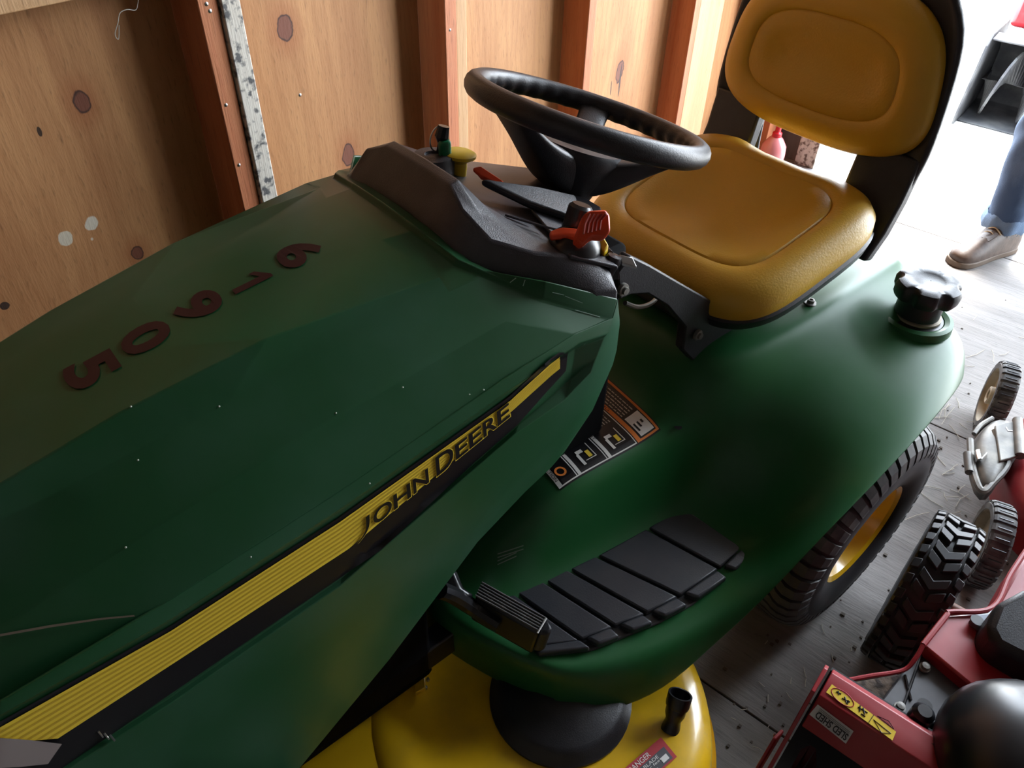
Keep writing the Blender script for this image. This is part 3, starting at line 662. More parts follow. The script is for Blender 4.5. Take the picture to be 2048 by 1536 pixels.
b = MB(); b.box((-.36, .60, .24), (1.5, .64, .30)); b.box((-.36, .90, .24), (1.5, .94, .30)); b.build('frame_rails', BLKG, tr, bevel=.004)

# ---- fender details
BVF = bvh_of(fender)
fc = cast(BVF, 1832, 634, 0); 
b = MB(); b.lathe([(.072, -.012), (.070, .004), (.062, .0065), (.054, .003), (.050, -.012)], fc, (0, 0, 1), n=40, cap=False); b.build('filler_recess_rim', GREENP, tr, smooth=True)
b = MB(); b.lathe([(.052, .0015), (.0, .0015)], fc, (0, 0, 1), n=32, cap=False); b.build('filler_well', INK, fender, smooth=True)
b = MB(); b.lathe([(.045, .0), (.045, .006), (.036, .008), (.034, .03)], fc + V(.005, 0, 0), (0, 0, 1), n=32, cap=False); b.build('filler_neck', CREAM, tr, smooth=True)
cp = MB(); NP = 96; rws = []
capc = fc + V(-.002, .002, .012)
for z, rr, lobe in ((0, .043, 0), (.038, .043, 0), (.040, .058, 1), (.048, .062, 1), (.064, .063, 1), (.073, .059, 1), (.076, .051, .4), (.0765, .029, 0), (.0752, .0272, 0), (.0752, .001, 0)):
    r = []
    for k in range(NP):
        t = 2 * PI * k / NP; c8 = math.cos(6 * t + .4); g = max(0, (c8 - .25) / .75) ** .7
        r.append(capc + V(math.cos(t), math.sin(t), 0) * (rr - lobe * .009 * g) + V(0, 0, z))
    rws.append(r)
cp.grid(rws, closed_v=True); cp.build('fuel_cap', BLK, tr, smooth=True, ang=38)
c = cast(BVF, 1620, 607, 0.0)
b = MB(); b.lathe([(.014, 0), (.0145, .0015), (.013, .003), (.007, .003), (.007, .009), (.004, .0095), (.004, .006), (0, .006)], c, (.1, 0, 1), n=24); b.build('fender_bolt', GREYM, tr, smooth=True, ang=30)
c = cast(BVF, 1356, 853, 0.0008)
b = MB(); b.lathe([(.0075, 0), (0, 0)], c, (0, -.15, 1), n=20, cap=False); b.build('screw_hole', INK, fender)
# warning label on the tunnel
lab = [uz(1122, 966, .503), uz(1322, 858, .503)]
L0, L1 = lab[0], lab[1]; zz = .5035
LX = (L1 - L0); LX.z = 0; LY = V(-LX.y, LX.x, 0).normalized() * .19
def LP(u, v, h=0):                                   # u along the front-back edge, v towards the far side
    q = L0 + LX * u + LY * v; loc, nr, i, d = BVF.ray_cast(V(q.x, q.y, .8), V(0, 0, -1))
    return V(q.x, q.y, (loc.z if loc else .50) + .0012 + h)
def lquad(u0, v0, u1, v1, m, name, h, par, n=12):
    b = MB(); b.grid([[LP(u0 + (u1 - u0) * i / n, v0 + (v1 - v0) * j / n, h) for i in range(n + 1)] for j in range(n + 1)]); return b.build(name, m, par)
label = lquad(0, 0, 1, 1, INK, 'instruction_label', 0, fender, 40)
h1, h2, h3 = .0011, .0017, .0012
# frames (v up = away); text reads from the far side
for (u0, v0, u1, v1, m) in ((.0, .014, .765, .026, WHT), (.775, .014, .99, .034, ORGP), (.972, .034, .99, .98, ORGP), (.775, .034, .812, .98, ORGP), (.462, .026, .470, .98, WHT), (.482, .026, .512, .98, WHT), (.168, .026, .176, .98, WHT), (.186, .026, .214, .98, WHT), (.0, .026, .034, .98, WHT), (.757, .026, .765, .98, WHT)):
    lquad(u0, v0, u1, v1, m, 'printed_bar', h1, label)
lquad(.830, .05, .962, .30, WHT, 'printed_box', h1, label)
def ltext(txt, u0, v0, du, dv, m, h=h2):             # text running towards -u? runs along v (far to near)
    vs, fs = glyph_norm(txt); b = MB(); b.add([LP(u0 + dv * p[1], v0 + du * p[0], h) for p in vs], fs); b.build('printed_word', m, label, recalc=False)
ltext('TRACTION', .004, .34, -.26, .026, INK); ltext('MOWER LIFT', .189, .62, -.36, .022, INK); ltext('CUT HEIGHT', .485, .58, -.32, .023, INK); ltext('WARNING', .780, .88, -.40, .027, INK)
for base, n, vv in ((.828, 5, (.34, .95)), (.53, 8, (.36, .88)), (.228, 8, (.36, .84)), (.05, 3, (.34, .7))):
    for k in range(n):
        u = base + k * .0265; s = vv[0]
        random.seed(k + int(base * 100))
        while s < vv[1]:
            w = random.uniform(.02, .06); lquad(u, s, u + .009, min(s + w, vv[1]), mat('grey_print', (.45, .44, .42, 1), .5), 'printed_text_line', h1, label, 1); s += w + .012
for u0 in (.54, .25):
    for (a, c_, a2, c2, m) in ((.02, .07, .045, .20, WHT), (.03, .20, .09, .24, WHT), (.10, .12, .135, .20, YSTR), (.06, .10, .16, .108, WHT), (.155, .10, .162, .28, WHT)):
        lquad(u0 + a, c_, u0 + a2, c2, m, 'printed_icon', h2, label, 1)
b = MB(); cc = LP(.085, .14); b.lathe([(.011, .0022), (.007, .0022)], cc, (0, 0, 1), n=20, cap=False); b.build('printed_icon', ORGP, label)
for k in range(3): lquad(.845 + .035 * k, .10 + .03 * k, .862 + .035 * k, .20, INK, 'printed_icon', h2, label, 1)
# faint text on the tray wall
for k in range(4):
    p0, p1 = (995 - k * 0, 1107 + k * 7), (1035 + (12 if k < 2 else -2), 1090 + k * 7)
    band([p0, p1], [(p0[0], p0[1] + 2.2), (p1[0], p1[1] + 2.2)], 6, 1, 'faint_text_line', mat('faint_print', (.20, .26, .20, 1), .6), fender, .0008, BVF)

# ---- footrest mat: ribbed rubber pads with grooves between
def mz(px, py): 
    q = cast(BVF, px, py, 0); return q
inn = [(985, 1205), (1018, 1186), (1077, 1163), (1130, 1143), (1187, 1117), (1288, 1062), (1362, 1018)]
out = [(1075, 1318), (1184, 1304), (1252, 1276), (1318, 1249), (1385, 1213), (1462, 1158), (1504, 1116)]
mp = MB(); zt = .327
pl = lambda p, z=zt: uz(p[0], p[1], z)
matb = MB(); matb.prism([pl(p, .323) for p in inn] + [pl(p, .323) for p in reversed(out)], (0, 0, .006)); fm = matb.build('foot_mat', MATC, tr, bevel=.004)
for i in range(6):
    a0, a1, c0, c1 = pl(inn[i]), pl(inn[i + 1]), pl(out[i]), pl(out[i + 1])
    g = .0035; d = (a1 - a0).normalized(); e = (c1 - c0).normalized()
    lerp = lambda p, q, t: p + (q - p) * t
    A, B_, C_, D_ = a0 + d * g, a1 - d * g, c1 - e * g, c0 + e * g
    b = MB(); b.prism([lerp(A, D_, .03), lerp(B_, C_, .03), lerp(B_, C_, .86), lerp(A, D_, .86)], (0, 0, .0125)); b.build('tread_pad', MATC, fm, bevel=.003)
    b = MB(); f = .006 if i else .0
    b.prism([lerp(A, D_, .87) + d * f, lerp(B_, C_, .87) - d * f, lerp(B_, C_, .995) - e * f * 1.6, lerp(A, D_, .995) + e * f * 1.6], (0, 0, .016)); b.build('raised_edge', MATC, fm, bevel=.004, seg=3)
# brake pedal
pT = [uz(965, 1163, .425), uz(1092, 1234, .425), uz(1074, 1263, .420), uz(950, 1194, .420)]
ax_ = (pT[1] - pT[0]).normalized(); cr_ = (pT[3] - pT[0]).normalized()
b = MB(); b.prism([pT[0], pT[1] + ax_ * .004, pT[2] + ax_ * .004, pT[3]], (-.012, .0, -.055)); ped = b.build('brake_pedal', BLKG, tr, bevel=.006, seg=3)
b = MB(); b.prism([pT[1] + ax_ * .002, pT[1] + ax_ * .018 + cr_ * .01, pT[2] + ax_ * .018 - cr_ * .006, pT[2] + ax_ * .002], (-.012, 0, -.045)); b.build('pedal_end', BLK, ped, bevel=.007, seg=3)
for k in range(6):
    t = (k + .5) / 6; p = pT[0] + (pT[3] - pT[0]) * t; q = pT[1] + (pT[2] - pT[1]) * t
    b = MB(); b.tube([p + V(0, 0, .001), q + V(0, 0, .001)], .0017, 6); b.build('pedal_rib', RUBG, ped, smooth=True)
b = MB(); b.tube([uz(1075, 1266, .421), uz(1093, 1236, .427)], .0016, 6); b.build('pedal_edge', WHT, ped, smooth=True)
b = MB(); b.tube(smoothpath([uz(880, 1180, .47), uz(905, 1190, .44), uz(945, 1215, .40), uz(1000, 1250, .39)]), .014, 10); b.build('pedal_arm', BLKG, tr, smooth=True)
b = MB(); b.prism([uz(904, 1140, .46), uz(918, 1175, .44), uz(938, 1188, .43), uz(925, 1215, .42), uz(890, 1200, .43), uz(872, 1182, .44)], (0.01, .0, -.01)); b.build('pedal_guard', BLKG, tr, bevel=.003)

# ---- rear wheels, front wheels
def lugs(b, C_, ax, u, w, r_in, r_out, paths, n, wid, mirror_phase=.5):
    """paths: list of [(y, dtheta, half)] polylines, laid n times around."""
    for i in range(n):
        for path, ph in paths:
            t0 = 2 * PI * (i + ph) / n; L = len(path); vs = []
            for (y, dt, rr) in path:
                for s in (-1, 1):
                    th = t0 + dt + s * wid / r_out
                    d = u * math.cos(th) + w * math.sin(th)
                    vs.append(C_ + ax * y + d * (r_in + rr)); vs.append(C_ + ax * y + d * (r_out + rr))
            fs = []
            for k in range(L - 1):
                a = k * 4; c = a + 4
                fs += [(a + 1, a + 3, c + 3, c + 1), (a, a + 1, c + 1, c), (a + 3, a + 2, c + 2, c + 3)]
            fs += [(0, 2, 3, 1), ((L - 1) * 4, (L - 1) * 4 + 1, (L - 1) * 4 + 3, (L - 1) * 4 + 2)]
            b.add(vs, fs)
def wheel(name, yo, yi, xc, R, rim, parent, org_sign, nl=46):
    """yo outer face y, yi inner face y"""
    s = 1 if yi > yo else -1; wd = abs(yi - yo); C_ = V(xc, (yo + yi) / 2, R); ax = V(0, s, 0); h = wd / 2
    prof = [(rim, -h * .80), (rim + .012, -h * .92), (R * .66, -h * 1.0), (R * .78, -h * .985), (R * .87, -h * .90), (R * .935, -h * .72), (R * .962, -h * .5), (R * .972, 0), (R * .962, h * .5), (R * .935, h * .72), (R * .87, h * .90), (R * .78, h * .985), (R * .66, h), (rim + .012, h * .92), (rim, h * .8)]
    b = MB(); b.lathe(prof, C_, ax, n=72, cap=False, ref=(1, 0, 0)); t = b.build(name, RUB, parent, smooth=True, ang=50)
    b = MB(); u = V(1, 0, 0); w = ax.cross(u)
    p1 = [(-h * .99, .00, -R * .175), (-h * .94, .005, -R * .10), (-h * .80, .015, -R * .040), (-h * .62, .03, -R * .012), (-h * .50, .06, -.001), (-h * .42, .10, 0), (-h * .28, .11, 0), (-h * .18, .16, .001), (-h * .01, .17, .001)]
    p2 = [(-q[0], q[1], q[2]) for q in p1[:-1]] + [(h * .05, .17, .001)]
    lugs(b, C_, ax, u, w, R * .955, R * .995, [(p1, 0), (p2, .5)], nl, .0122 * R / .254)
    b.build('tire_tread', TREAD, t, bevel=0, smooth=False)
    b = MB(); b.lathe([(rim + .004, -h * .86), (rim - .006, -h * .80), (rim - .012, -h * .55), (rim - .020, -h * .25), (rim * .55, -h * .05), (rim * .30, -h * .05), (rim * .27, -h * .3), (rim * .1, -h * .33), (0, -h * .33)], C_, ax, n=56, cap=False); b.build('wheel_rim', YEL, t, smooth=True, ang=40)
    return t
wheel('rear_wheel', .262, .462, 1.205, .254, .118, tr, 1)
wheel('rear_wheel', 1.278, 1.078, 1.205, .254, .118, tr, 1)
wheel('front_wheel', .38, .52, -.04, .19, .08, tr, 1, 34); wheel('front_wheel', 1.16, 1.02, -.04, .19, .08, tr, 1, 34)
b = MB(); b.box((-.07, .50, .16), (-.01, 1.04, .21)); b.box((1.18, .46, .23), (1.23, 1.08, .28)); b.build('axle', BLKG, tr, bevel=.004)

# ---- mower deck
dc = V(.475, .455, 0)
def shell(b, c, R):
    b.lathe([(0, .205), (.12, .205), (.20, .205), (.235, .212), (.262, .212), (.285, .204), (.303, .185), (.312, .150), (.314, .11), (.320, .105), (.320, .095), (.306, .095)], c, (0, 0, 1), n=96, cap=False)
b = MB(); shell(b, dc, .315); shell(b, V(.36, .98, 0), .315)
b.box((.10, .47, .14), (.62, .97, .203))
deck = b.build('mower_deck', YEL, tr, smooth=True, bevel=.004, ang=40)
sc_ = uz(1122, 1382, .225)
b = MB(); b.lathe([(.124, -.025), (.124, -.014), (.116, -.008), (.110, .002), (.100, .008), (.06, .012), (.045, .020), (0, .022)], V(sc_.x, sc_.y, .225), (0, 0, 1), n=48)
sp = b.build('spindle_cover', BLK, deck, smooth=True, ang=40)
b = MB(); b.prism([uz(1085, 1470, .228), uz(1160, 1450, .228), uz(1174, 1478, .228), uz(1164, 1506, .228), uz(1104, 1504, .228)], (0, 0, -.03)); b.build('cover_tab', BLK, sp, bevel=.004)
# washout port
w0 = uz(1342, 1455, .208); w1 = uz(1361, 1388, .262); d = (w1 - w0)
b = MB(); L = d.length; b.lathe([(.017, -.004), (.015, .004), (.013, L * .25), (.017, L * .42), (.0175, L * .62), (.0195, L * .64), (.0205, L * .72), (.0205, L), (.0175, L), (.0165, L * .6), (0, L * .55)], w0, d, n=28); b.build('hose_port', BLKG, deck, smooth=True, ang=40)
# deck bracket with studs near the front
b = MB(); b.prism([uz(826, 1332, .21), uz(846, 1322, .21), uz(852, 1382, .21), uz(832, 1392, .21)], (0, 0, .012)); dk = b.build('deck_bracket', YEL, deck, bevel=.002)
for px, py in ((856, 1361), (852, 1377)): 
    b = MB(); b.lathe([(.003, 0), (.003, .006), (0, .007)], uz(px, py, .21), n=10); b.build('rivet', STEEL, dk, smooth=True)
# danger label
D0, D1, D3 = uz(1236, 1548, .2145), uz(1322, 1474, .2145), uz(1290, 1600, .2145)
DU = (D1 - D0); DV = (uz(1354, 1513, .2145) - D1)
def DP(u, v, h=0): q = D0 + DU * u + DV * v; return V(q.x, q.y, .2133 + h)
def dq(u0, v0, u1, v1, m, name, h, par):
    b = MB(); b.add([DP(u0, v0, h), DP(u1, v0, h), DP(u1, v1, h), DP(u0, v1, h)], [(0, 1, 2, 3)]); return b.build(name, m, par)
dl = dq(-.6, 0, 1, 1.0, REDP, 'danger_label', .0005, deck)
dq(-.55, .36, .93, .93, mat('label_grey', (.07, .07, .08, 1), .5), 'printed_panel', .0009, dl)
def dt(txt, u0, v0, du, dv):
    b = MB(); text_plane(b, txt, DP(u0, v0, .0014), DU * du, -DV * dv); b.build('printed_word', WHT, dl, recalc=False)
dt('DANGER', .17, .31, .48, .22); dt('ROTATING BLADE', -.18, .56, .92, .14); dt('Keep hands or feet', -.16, .73, .92, .14); dt('from mower when', -.05, .90, .66, .13)
b = MB(); p = [DP(.03, .31, .0014), DP(.12, .31, .0014), DP(.075, .08, .0014)]; b.add(p, [(0, 1, 2)]); b.build('printed_triangle', WHT, dl)
b = MB(); b.add([DP(.74, .62, .0014), DP(.88, .62, .0014), DP(.88, .85, .0014), DP(.74, .85, .0014)], [(0, 1, 2, 3)]); b.build('printed_icon', WHT, dl)
b = MB(); b.lathe([(.322, 0), (.328, .003), (.328, -.012), (.322, -.012)], V(dc.x, dc.y, .10), (0, 0, 1), n=96); b.build('deck_rim', YEL, deck, smooth=True, ang=40)

# ================================================================ SNOW BLOWER (bottom right)
def rz_(px, py, z): return uz(px, py, z, FR)
BO = V(1.0, -.30, 0); sb_ = root('snow_blower', BO); tag(sb_, 'red snow blower with yellow warning sticker and black chevron tire in the bottom right corner', 'snow blower')
hp = [(.790, .415), (.757, .452), (.715, .446), (.684, .400)]
def yz(y): return [V(x, y, z) for x, z in hp]
b = MB(); b.grid([yz(-.012), yz(-.30), yz(-.60)]); hs = b.build('auger_housing', REDD, sb_, solid=.004, bevel=.004, ang=25)
for y in (.0, -.61):
    b = MB(); b.prism([V(x, y, z) for x, z in ((.79, .06), (.79, .415), (.757, .452), (.715, .446), (.684, .40), (.60, .25), (.50, .10), (.49, .04), (.76, .03))], (0, -.006, 0)); b.build('side_plate', RED, hs, bevel=.001)
b = MB(); b.prism([V(.722, .004, .30), V(.700, .008, .30), V(.565, .012, .09), V(.59, .010, .06)], (0, .006, 0)); b.build('skid_bracket', RED, hs, bevel=.002)
b = MB(); b.lathe([(.002, 0), (.004, .003), (0, .004)], V(.712, .012, .29), (0, 1, 0), n=10); b.build('bracket_bolt', STEEL, hs)
b = MB(); b.box((.79, -.60, .05), (.796, -.01, .41)); b.build('back_plate', BLKG, hs)
b = MB(); b.tube([V(.65, -.02, .2), V(.65, -.6, .2)], .012, 10); 
aw = []
for i in range(70):
    t = i / 69; a = t * 8 * PI; aw.append([V(.65, -.03 - .55 * t, .2), V(.65 + .12 * math.cos(a), -.03 - .55 * t, .2 + .12 * math.sin(a))])
b.grid(aw); b.build('auger', BLKG, sb_)
# fold line and stickers on the housing top
hbv = bvh_of(hs)
def hband(t, bo, m, name, par, off=.0012, nu=8, nv=2):
    def ip(c, s): k = s * (len(c) - 1); i = min(int(k), len(c) - 2); k -= i; return (c[i][0] + (c[i + 1][0] - c[i][0]) * k, c[i][1] + (c[i + 1][1] - c[i][1]) * k)
    rows = []
    for j in range(nv + 1):
        r = []
        for i in range(nu + 1):
            a, c = ip(t, i / nu), ip(bo, i / nu); v = j / nv
            r.append(cast(hbv, a[0] + (c[0] - a[0]) * v, a[1] + (c[1] - a[1]) * v, off, FR))
        rows.append(r)
    if any(p is None for r in rows for p in r): return None
    b = MB(); b.grid(rows); return b.build(name, m, par)
def S2(u, v): return (1448 + u * .293, 1086 + v * .293)
hband([S2(590, 1003), S2(1290, 1525)], [S2(582, 1010), S2(1282, 1532)], WHT, 'scuffed_line', hs)
hband([S2(625, 1035), S2(1000, 1320)], [S2(618, 1042), S2(993, 1327)], WHT, 'scuffed_line', hs)
ys_ = hband([S2(737, 964), S2(1175, 1288)], [S2(697, 1018), S2(1150, 1348)], YSTR, 'warning_sticker', hs, .0014)
hband([S2(1022, 1170), S2(1026, 1173)], [S2(984, 1226), S2(988, 1229)], INK, 'sticker_divider', hs, .002, 1, 2)
def ring_px(c, a, bb, rot, n=28):
    return [S2(c[0] + a * math.cos(t) * math.cos(rot) - bb * math.sin(t) * math.sin(rot), c[1] + a * math.cos(t) * math.sin(rot) + bb * math.sin(t) * math.cos(rot)) for t in [2 * PI * i / n for i in range(n)]]
def htube(pts, r, m, name, par, closed=False, off=.0016):
    q = [cast(hbv, p[0], p[1], off, FR) for p in pts]
    if any(p is None for p in q): return
    b = MB(); b.tube(q, r, 5, closed=closed); b.build(name, m, par)
htube(ring_px((810, 1055), 92, 38, .66), .0007, REDP, 'printed_oval', hs, True)
for pts in ([(765, 1015), (800, 1030)], [(780, 1010), (782, 1035)], [(805, 1060), (860, 1085)], [(825, 1050), (835, 1090)], [(850, 1075), (840, 1100)], [(915, 1120), (980, 1160)], [(930, 1110), (925, 1150)], [(950, 1125), (960, 1170)], [(935, 1165), (965, 1185)]):
    htube([S2(*p) for p in pts], .0010, INK, 'printed_figure', hs)
for tri in ([(1020, 1205), (1140, 1300), (1075, 1295)], [(1045, 1180), (1160, 1270), (1125, 1215)]):
    htube([S2(*p) for p in tri], .0006, INK, 'printed_triangle', hs, True)
ss_ = hband([S2(640, 1102), S2(885, 1285)], [S2(582, 1170), S2(832, 1370)], SILV, 'shop_sticker', hs, .0014)
def htext(txt, tl, tr_, bl, m, off=.0022):
    """tl,tr,bl = pixel of the glyph box corners as read (so upside down in the picture)."""
    vs, fs = glyph_norm(txt, .025); pts = []
    for x, y in vs:
        px = tl[0] + (tr_[0] - tl[0]) * x + (bl[0] - tl[0]) * (1 - y); py = tl[1] + (tr_[1] - tl[1]) * x + (bl[1] - tl[1]) * (1 - y)
        pts.append(cast(hbv, px, py, off, FR))
    if any(p is None for p in pts): return
    b = MB(); b.add(pts, fs); b.build('printed_word', m, hs, recalc=False)
htext('SLED SHED', S2(826, 1350), S2(618, 1186), S2(852, 1312), INK)
for k in range(3): hband([S2(655 + 0 - k * 5, 1128 + k * 9), S2(862 - k * 5, 1290 + k * 9)], [S2(653 - k * 5, 1131 + k * 9), S2(860 - k * 5, 1293 + k * 9)], mat('sticker_grey', (.10, .10, .11, 1), .5), 'printed_line', hs, .002)
# dirty tray, gear plate, red body
rim = [rz_(1688, 1362, .40), rz_(1740, 1352, .40), rz_(1805, 1341, .40), rz_(1830, 1318, .41), rz_(1846, 1290, .42)]
DIRT = mat('dirt', (.16, .12, .09, 1), .95, noise=(60, (.04, .03, .025, 1), .4, .6), bump=(120, 1.0))
b = MB(); b.prism([rz_(1690, 1366, .385), rz_(1805, 1347, .385), rz_(1846, 1296, .385), rz_(1850, 1330, .385), rz_(1780, 1420, .385), rz_(1730, 1400, .385)], (0, 0, -.02)); b.build('dirty_tray', DIRT, sb_, bevel=.002)
b = MB(); b.tube(smoothpath(rim), .0035, 8); b.build('tray_rim', REDD, sb_, smooth=True)
b = MB(); b.prism([rz_(1758, 1405, .392), rz_(1846, 1292, .392), rz_(1868, 1322, .392), rz_(1920, 1330, .392), rz_(1990, 1345, .392), rz_(1990, 1440, .392), rz_(1830, 1450, .392)], (0, 0, -.03)); gp = b.build('gear_plate', mat('dull_black_metal', (.035, .035, .04, 1), .45, noise=(15, (.10, .10, .11, 1), .4, .8)), sb_, bevel=.003)
for px, py in ((1798, 1417), (1848, 1337)):
    b = MB(); b.lathe([(.0085, 0), (.0085, .004), (.006, .004), (.006, .010), (0, .011)], rz_(px, py, .393), n=12); b.build('bolt', GREYM, gp, smooth=True, ang=30)
b = MB(); b.lathe([(.011, .0), (0, .0)], rz_(1850, 1410, .3935), n=16, cap=False); b.build('bolt_hole', INK, gp)
b = MB(); b.tube([rz_(1810, 1350, .394) + V(0, 0, 0), rz_(1822, 1400, .394)], .002, 6); b.tube([rz_(1846, 1300, .394), rz_(1806, 1415, .394)], .002, 6); b.build('plate_seam', BLKG, gp)
b = MB(); b.lathe([(.016, 0), (.016, .03), (.010, .036), (0, .036)], rz_(1832, 1445, .40), n=16); b.build('grease_cap', BLKG, gp, smooth=True)
wallp = [rz_(1846, 1290, .42), rz_(1892, 1232, .42), rz_(1900, 1224, .42), rz_(1984, 1216, .42), rz_(2020, 1150, .42), rz_(2060, 1090, .42)]
rows = [wallp, [p + V(.0, -.004, -.10) + V(-.01, 0, 0) for p in wallp], [p + V(-.02, -.01, -.26) for p in wallp]]
b = MB(); b.prism([rz_(1846, 1290, .415), rz_(1895, 1230, .415), rz_(1984, 1222, .415), V(1.05, -.34, .415), V(.86, -.34, .415)], (0, 0, -.28)); b.build('body_side', RED, sb_, bevel=.004)
b = MB(); b.prism([rz_(1984, 1218, .40), rz_(2050, 1100, .40), V(1.5, -.45, .40), V(1.06, -.42, .40)], (0, 0, -.10)); b.build('rear_body', REDD, sb_, bevel=.008)
b = MB(); b.tube([p + V(0, 0, 0) for p in smoothpath(wallp)], .0045, 8); b.build('body_rim', REDD, sb_, smooth=True)
b = MB(); b.prism([rz_(1940, 1240, .43), rz_(1948, 1228, .43), rz_(1975, 1225, .43), rz_(1990, 1215, .43), rz_(1992, 1262, .43), rz_(1960, 1255, .43)], (0, 0, -.012)); bk = b.build('bracket', mat('bluish_metal', (.10, .11, .14, 1), .4, metal=.3), sb_, bevel=.003)
b = MB(); b.lathe([(.010, 0), (0, 0)], rz_(1955, 1240, .4305), n=20, cap=False); b.build('bracket_hole', INK, bk)
b = MB(); b.prism([rz_(1976, 1250, .47), rz_(1992, 1205, .48), rz_(2048, 1175, .50), V(1.16, -.34, .50), V(.95, -.34, .48), rz_(1990, 1290, .46)], (0, 0, -.16)); b.build('engine_shroud', BLK, sb_, bevel=.012, seg=3)
c = V(.792, -.285, .46)
b = MB(); rws = []
for i in range(17):
    a = -PI / 2 + PI * i / 16; rws.append([c + V(.125 * math.cos(a) * math.cos(t) ** 1, .135 * math.cos(a) * math.sin(t), .085 * math.sin(a)) for t in [2 * PI * k / 32 for k in range(32)]])
b.grid(rws, closed_v=True); b.build('chute_cover', BLKG, sb_, smooth=True, weld=1e-4)
b = MB(); b.lathe([(.120, -.06), (.125, -.02), (.120, .0), (.10, .006), (0, .006)], V(.80, -.285, .42), n=48); b.build('chute_base', BLK, sb_, smooth=True)
b = MB(); b.tube(smoothpath([rz_(1826, 1462, .445), rz_(1880, 1500, .45), rz_(1925, 1540, .45)]), .002, 6); b.build('cable', BLKG, sb_, smooth=True)
b = MB(); b.tube([V(1.25, -.06, .17), V(1.25, -.62, .17)], .013, 12); b.build('axle', mat('rusty_steel', (.16, .06, .03, 1), .6), sb_, smooth=True)
for hx, hy in ((1.45, -.25), (1.45, -.50)):
    b = MB(); b.tube(smoothpath([V(hx - .1, hy, .38), V(hx + .2, hy - .02, .62), V(hx + .5, hy - .02, .86), V(hx + .62, hy - .02, .88)]), .012, 8); b.build('handlebar', BLKG, sb_, smooth=True)
def blower_wheel(yc, s):
    R = .170; h = .046; C_ = V(1.25, yc, R); ax = V(0, s, 0)
    b = MB(); b.lathe([(.085, -h * .7), (.11, -h * .95), (.145, -h), (.155, -h * .9), (.158, 0), (.155, h * .9), (.145, h), (.11, h * .95), (.085, h * .7)], C_, ax, n=56, cap=False, ref=(1, 0, 0)); t = b.build('wheel', RUB, sb_, smooth=True)
    b = MB(); u = V(1, 0, 0); w = ax.cross(u)
    lugs(b, C_, ax, u, w, .152, .170, [([(-h * .60, -.09, 0), (-h * .08, .0, 0)], 0), ([(h * .08, .0, 0), (h * .60, -.09, 0)], .0), ([(-h * 1.0, .02, -.004), (-h * .68, .0, 0)], .2), ([(h * .68, .0, 0), (h * 1.0, .02, -.004)], .2), ([(-h * .98, .02, -.004), (-h * .68, .0, 0)], .7), ([(h * .68, .0, 0), (h * .98, .02, -.004)], .7), ([(-h * .55, -.05, 0), (0, .05, 0), (h * .55, -.05, 0)], .5)], 16, .0100)
    b.build('tire_tread', mat('tire_black', (.016, .016, .018, 1), .55), t, bevel=.0015, seg=1)
    b = MB(); b.lathe([(.088, -h * .7), (.08, -h * .4), (.03, -h * .3), (.03, -h * .5), (0, -h * .5)], C_, ax, n=32, cap=False); b.lathe([(.088, h * .7), (.08, h * .4), (.03, h * .3), (0, h * .3)], C_, ax, n=32, cap=False); b.build('wheel_rim', RED, t, smooth=True)
blower_wheel(-.087, -1); blower_wheel(-.60, -1)

# ================================================================ PUSH MOWER
A_, B_ = V(2.105, -.045, .10), V(1.545, -.165, .10)
dx = (A_ - B_); dx.z = 0; ang_ = math.atan2(dx.y, dx.x); fx = dx.normalized(); fy = V(-fx.y, fx.x, 0)
pmc = (A_ + B_) / 2 - fy * .24; pmc.z = 0
pm = root('push_mower', pmc); tag(pm, 'red push mower with dusty cream wheels and a grey side flap at the right edge', 'push mower')
def pw(C_, side):
    ax = -fy * side; R = .100; h = .024
    b = MB(); b.lathe([(.078, -h), (.092, -h), (.098, -h * .7), (.0985, 0), (.098, h * .7), (.092, h), (.078, h)], C_, ax, n=56, cap=False, ref=fx); t = b.build('wheel', RUBG, pm, smooth=True)
    b = MB(); u = fx; w = ax.cross(u)
    lugs(b, C_, ax, u, w, .094, .1015, [([(-h * .95, 0, -.003), (-h * .75, 0, 0), (h * .75, 0, 0), (h * .95, 0, -.003)], 0)], 26, .0078)
    b.build('tire_tread', RUBG, t)
    b = MB()
    for i in range(26):
        th = 2 * PI * i / 26; d = u * math.cos(th) + w * math.sin(th); b.tube([C_ + ax * (-h * .55) + d * .1016, C_ + ax * (h * .6) + d * .1016], .0013, 4)
    tsl = b.build('tread_slot', INK, t); tsl['kind'] = 'stuff'
    b = MB(); b.lathe([(.080, -h * 1.0), (.077, -h * .9), (.074, -h * .1), (.026, .0), (.025, -h * .9), (.021, -h * 1.0), (.014, -h * .9), (.013, -h * .4), (.008, -h * .4), (.008, -h * .8), (0, -h * .8)], C_, ax, n=48, cap=False); b.lathe([(.08, h), (.07, h * .6), (0, h * .5)], C_, ax, n=32, cap=False)
    b.build('wheel_rim', CREAM, t, smooth=True, ang=35)
pw(A_, 1); pw(B_, 1); pw(A_ - fy * .50, -1); pw(B_ - fy * .50, -1)
rows = []; dcn = pmc + V(0, 0, 0)
for r, z in ((1.0, .045), (1.0, .09), (.985, .125), (.93, .155), (.80, .175), (.6, .18), (.45, .185), (0.01, .185)):
    rw = []
    for k in range(64):
        t = 2 * PI * k / 64; u, v = sup(t, .275 * r, .225 * r, 2.6); rw.append(dcn + fx * u + fy * v + V(0, 0, z))
    rows.append(rw)
b = MB(); b.grid(rows, closed_v=True); b.build('mower_deck', REDD, pm, smooth=True, ang=50)
b = MB(); b.lathe([(.10, .18), (.12, .20), (.125, .26), (.11, .30), (.05, .32), (0, .32)], dcn - fy * .03, n=40); b.build('engine', BLK, pm, smooth=True, ang=40)
